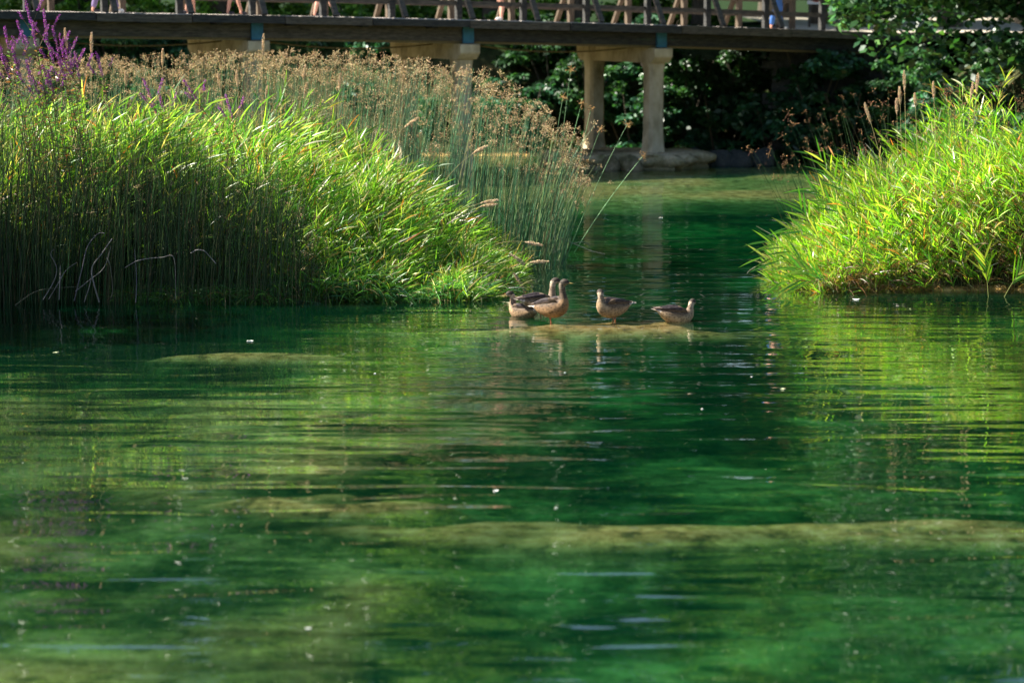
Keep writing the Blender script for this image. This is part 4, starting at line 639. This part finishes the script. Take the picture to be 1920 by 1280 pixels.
# ------------------------------------------------------------------ people on the bridge (bare legs show through the railing)
def person(u, v, yaw, label, shirt, shorts, step=.22, hair=(.06, .04, .03), h=1.72, long=False, sk_=1.0):
    b0 = bp(u, v, ZD); r = empty('person', b0, yaw, label, 'person', 'people walking over the footbridge'); k = h / 1.72
    J = {'pel': (0, 0, .93), 'wst': (0, 0, 1.08), 'chs': (.01, 0, 1.28), 'nk': (.01, 0, 1.44), 'nk2': (.02, 0, 1.50), 'hd': (.035, 0, 1.57), 'hd2': (.035, 0, 1.65), 'top': (.02, 0, 1.71)}; R = {'pel': (.15, .11), 'wst': (.13, .1), 'chs': (.16, .11), 'nk': (.07, .06), 'nk2': (.055, .055), 'hd': (.075, .085), 'hd2': (.08, .09), 'top': (.04, .05)}; E = [('pel', 'wst'), ('wst', 'chs'), ('chs', 'nk'), ('nk', 'nk2'), ('nk2', 'hd'), ('hd', 'hd2'), ('hd2', 'top')]
    SK = simple('skin', [(0.5 * sk_, 0.25 * sk_, 0.18 * sk_), (0.6 * sk_, 0.32 * sk_, 0.24 * sk_)], 3, .55, .05)
    for s, f in ((1, 1), (-1, -1)):
        a = str(s); st = step * f
        for n, p, q in [('hip', (.0, .095 * s, .9), .09), ('th', (.06 * f + st * .25, .1 * s, .7), .075), ('kn', (st * .5 + .05, .1 * s, .5), .055), ('cf', (st * .7 - .02, .1 * s, .34), .052), ('an', (st, .1 * s, .09), .035), ('he', (st - .02, .1 * s, .045), .035), ('to', (st + .15, .11 * s, .03), .028), ('sh', (0, .17 * s, 1.40), .06), ('el', (-st * .3, .23 * s, 1.13), .042), ('wr', (-st * .8 + .06, .24 * s, .9), .028), ('ha', (-st * .9 + .09, .235 * s, .82), .022)]: J[n + a] = p; R[n + a] = (q, q)
        E += [('pel', 'hip' + a), ('hip' + a, 'th' + a), ('th' + a, 'kn' + a), ('kn' + a, 'cf' + a), ('cf' + a, 'an' + a), ('an' + a, 'he' + a), ('he' + a, 'to' + a), ('chs', 'sh' + a), ('sh' + a, 'el' + a), ('el' + a, 'wr' + a), ('wr' + a, 'ha' + a)]
        for q, (dx, dy, dz) in enumerate([(.05, .0, -.03), (.04, .01, -.075), (.02, .012, -.085), (.0, .012, -.08), (-.02, .01, -.065)]):
            n = 'f%d%s' % (q, a); hx, hy, hz = J['ha' + a]; J[n] = (hx + dx, hy + dy * s, hz + dz); R[n] = (.008, .008); E.append(('ha' + a, n))
    def skin(name, keys, edges, rad, m, root):
        ks = list(keys); me = bpy.data.meshes.new(name); me.from_pydata([tuple(c * k for c in J[q]) for q in ks], [(ks.index(a), ks.index(b_)) for a, b_ in edges], []); o = link(name, me, m, r); o.modifiers.new('skin', 'SKIN'); sv = me.skin_vertices[0].data
        for q, vv in zip(ks, sv): vv.radius = (rad(q)[0] * k, rad(q)[1] * k); vv.use_root = q == root
        sb = o.modifiers.new('sub', 'SUBSURF'); sb.levels = 2; sb.render_levels = 2; return o
    skin('body', J, E, lambda q: R[q], SK, 'pel')
    sk = ['wst', 'chs', 'nk', 'sh1', 'sh-1', 'el1', 'el-1']; skin('shirt', sk, [('wst', 'chs'), ('chs', 'nk'), ('chs', 'sh1'), ('chs', 'sh-1'), ('sh1', 'el1'), ('sh-1', 'el-1')], lambda q: (R[q][0] + .02, R[q][1] + .02), simple('shirt_cloth', [tuple(c * .8 for c in shirt), shirt], 8, .9, .2), 'wst')
    sk = ['pel', 'wst', 'hip1', 'hip-1', 'th1', 'th-1'] + (['kn1', 'kn-1', 'cf1', 'cf-1', 'an1', 'an-1'] if long else []); skin('trousers' if long else 'shorts', sk, [('wst', 'pel'), ('pel', 'hip1'), ('pel', 'hip-1'), ('hip1', 'th1'), ('hip-1', 'th-1')] + ([(p_ + q_, n_ + q_) for q_ in ('1', '-1') for p_, n_ in (('th', 'kn'), ('kn', 'cf'), ('cf', 'an'))] if long else []), lambda q: (R[q][0] + .022, R[q][1] + .022), simple('shorts_cloth', [tuple(c * .8 for c in shorts), shorts], 8, .9, .2), 'pel')
    mh = simple('hair', [tuple(c * .6 for c in hair), hair], 30, .5, .4); J['hb'] = (-.01, 0, 1.62); J['ht'] = (.0, 0, 1.69); skin('hair', ['hb', 'ht'], [('hb', 'ht')], lambda q: (.092, .09), mh, 'hb')
    for s in ('1', '-1'): skin('shoe', ['he' + s, 'to' + s], [('he' + s, 'to' + s)], lambda q: (.045, .042), random.choice([WHITE, simple('shoe_dark', [(.03, .03, .04), (.06, .06, .07)], 9, .6, .1)]), 'he' + s)
    for sy in (-.03, .03):
        mb = MB(); mb.add(np.array([(x_, y_, z_) for x_ in (.112, .122) for y_ in (sy - .009, sy + .009) for z_ in (1.622, 1.634)]) * k, [[0, 1, 3, 2], [4, 6, 7, 5], [0, 4, 5, 1], [2, 3, 7, 6], [0, 2, 6, 4], [1, 5, 7, 3]]); mb.build('eye', BLACK, r)
    mb = MB(); mb.tube(np.array([(.10, 0, 1.625), (.135, 0, 1.585), (.115, 0, 1.575)]) * k, [.008, .013, .008], 6); mb.build('nose', SKIN, r, True)
def upx(px, v):       # bridge coordinate u at which a point v across shows at a picture column
    k = (px - 960) / FPX; return (k * (BO[1] + BW[1] * v) - BO[0] - BW[0] * v) / (BU[0] - k * BU[1])
for px, v, yaw, lb, c1, c2 in [(205, 1.2, BA, 'person with a white shoe walking behind the loosestrife side of the railing', (.5, .5, .55), (.2, .15, .3)), (362, 1.5, BA + math.pi, 'bare-legged person left of the pair in the leftmost open railing bay', (.5, .2, .2), (.3, .3, .35)), (445, 1.3, BA, 'bare-legged person seen behind the railing just right of the bright leaf gap', (.15, .25, .5), (.1, .1, .15)),
        (612, 1.8, BA, 'bare-legged person seen behind the railing above the tall tan plumes', (.6, .6, .55), (.35, .12, .12)), (940, 1.4, BA + math.pi, 'person with dark socks near the blue bracket above the bulrush heads', (.55, .15, .15), (.12, .12, .14)), (1452, 1.5, BA, 'person in blue at the right end of the footbridge', (.05, .15, .4), (.04, .12, .35))]:
    person(upx(px, v), v, yaw, lb, c1, c2, step={205: .3, 362: .12, 445: .2, 612: .28, 940: .05, 1452: .22}[px], long=px in (205, 1452), sk_={362: .85, 612: 1.15, 940: .95}.get(px, 1.0), h={445: 1.6, 940: 1.8}.get(px, 1.72))

# ------------------------------------------------------------------ bits floating on the water
FLOAT = simple('pale_fluff', [(.55, .55, .5), (.75, .75, .7)], 60, .8, .2); FL2 = simple('floating_leaf', [(.3, .36, .2), (.5, .5, .3)], 60, .6, .2)
fl = [(928, 929, .035, 'white fluff floating at the middle of the picture'), (568, 1199, .03, 'white fluff floating in the near green water'), (1045, 962, .018, 'tiny white fleck near the pale band'), (96, 662, .05, 'pale flat leaf floating off the left island'), (463, 640, .05, 'white feather on the submerged weed bar'), (1474, 732, .04, 'pale blue leaf floating beside the green reflection'), (1415, 708, .016, 'tiny white fleck right of the dark reflection'), (1240, 406, .05, 'pale bit drifting below the bridge shallows'), (1610, 561, .06, 'white leaf floating at the foot of the right island'), (450, 563, .05, 'white bit caught at the dark water edge of the left island'), (1060, 700, .016, 'tiny fleck under the standing duck reflection'), (1322, 770, .02, 'small pale fleck in the dark green middle water'), (700, 702, .018, 'small fleck below the weed bar')]
for i, (px, py, s, lb) in enumerate(fl):
    Y = YW(py); mb = MB(); n = 10; an = np.linspace(0, 6.283, n, endpoint=False); s *= .55; rr = s * (1 + .3 * RNG.normal(size=n)); V = [(a * math.cos(q) * 1.2, a * math.sin(q) * .6, .004 + .35 * s * (RNG.random())) for a, q in zip(rr, an)] + [(0, 0, .4 * s)] + [(a * .8 * math.cos(q), a * .5 * math.sin(q), -.003) for a, q in zip(rr, an)]
    mb.add(V, [[j, (j + 1) % n, n] for j in range(n)]); mb.add(V, [[j, n + 1 + j, n + 1 + (j + 1) % n, (j + 1) % n] for j in range(n)]); o = mb.build('floating_leaf' if 'leaf' in lb else 'floating_fleck', FL2 if 'leaf' in lb and 'white' not in lb else FLOAT, None, True); o.location = (X(px, Y), Y, .001); tag(o, lb, 'floating debris', 'light bits floating on the river')
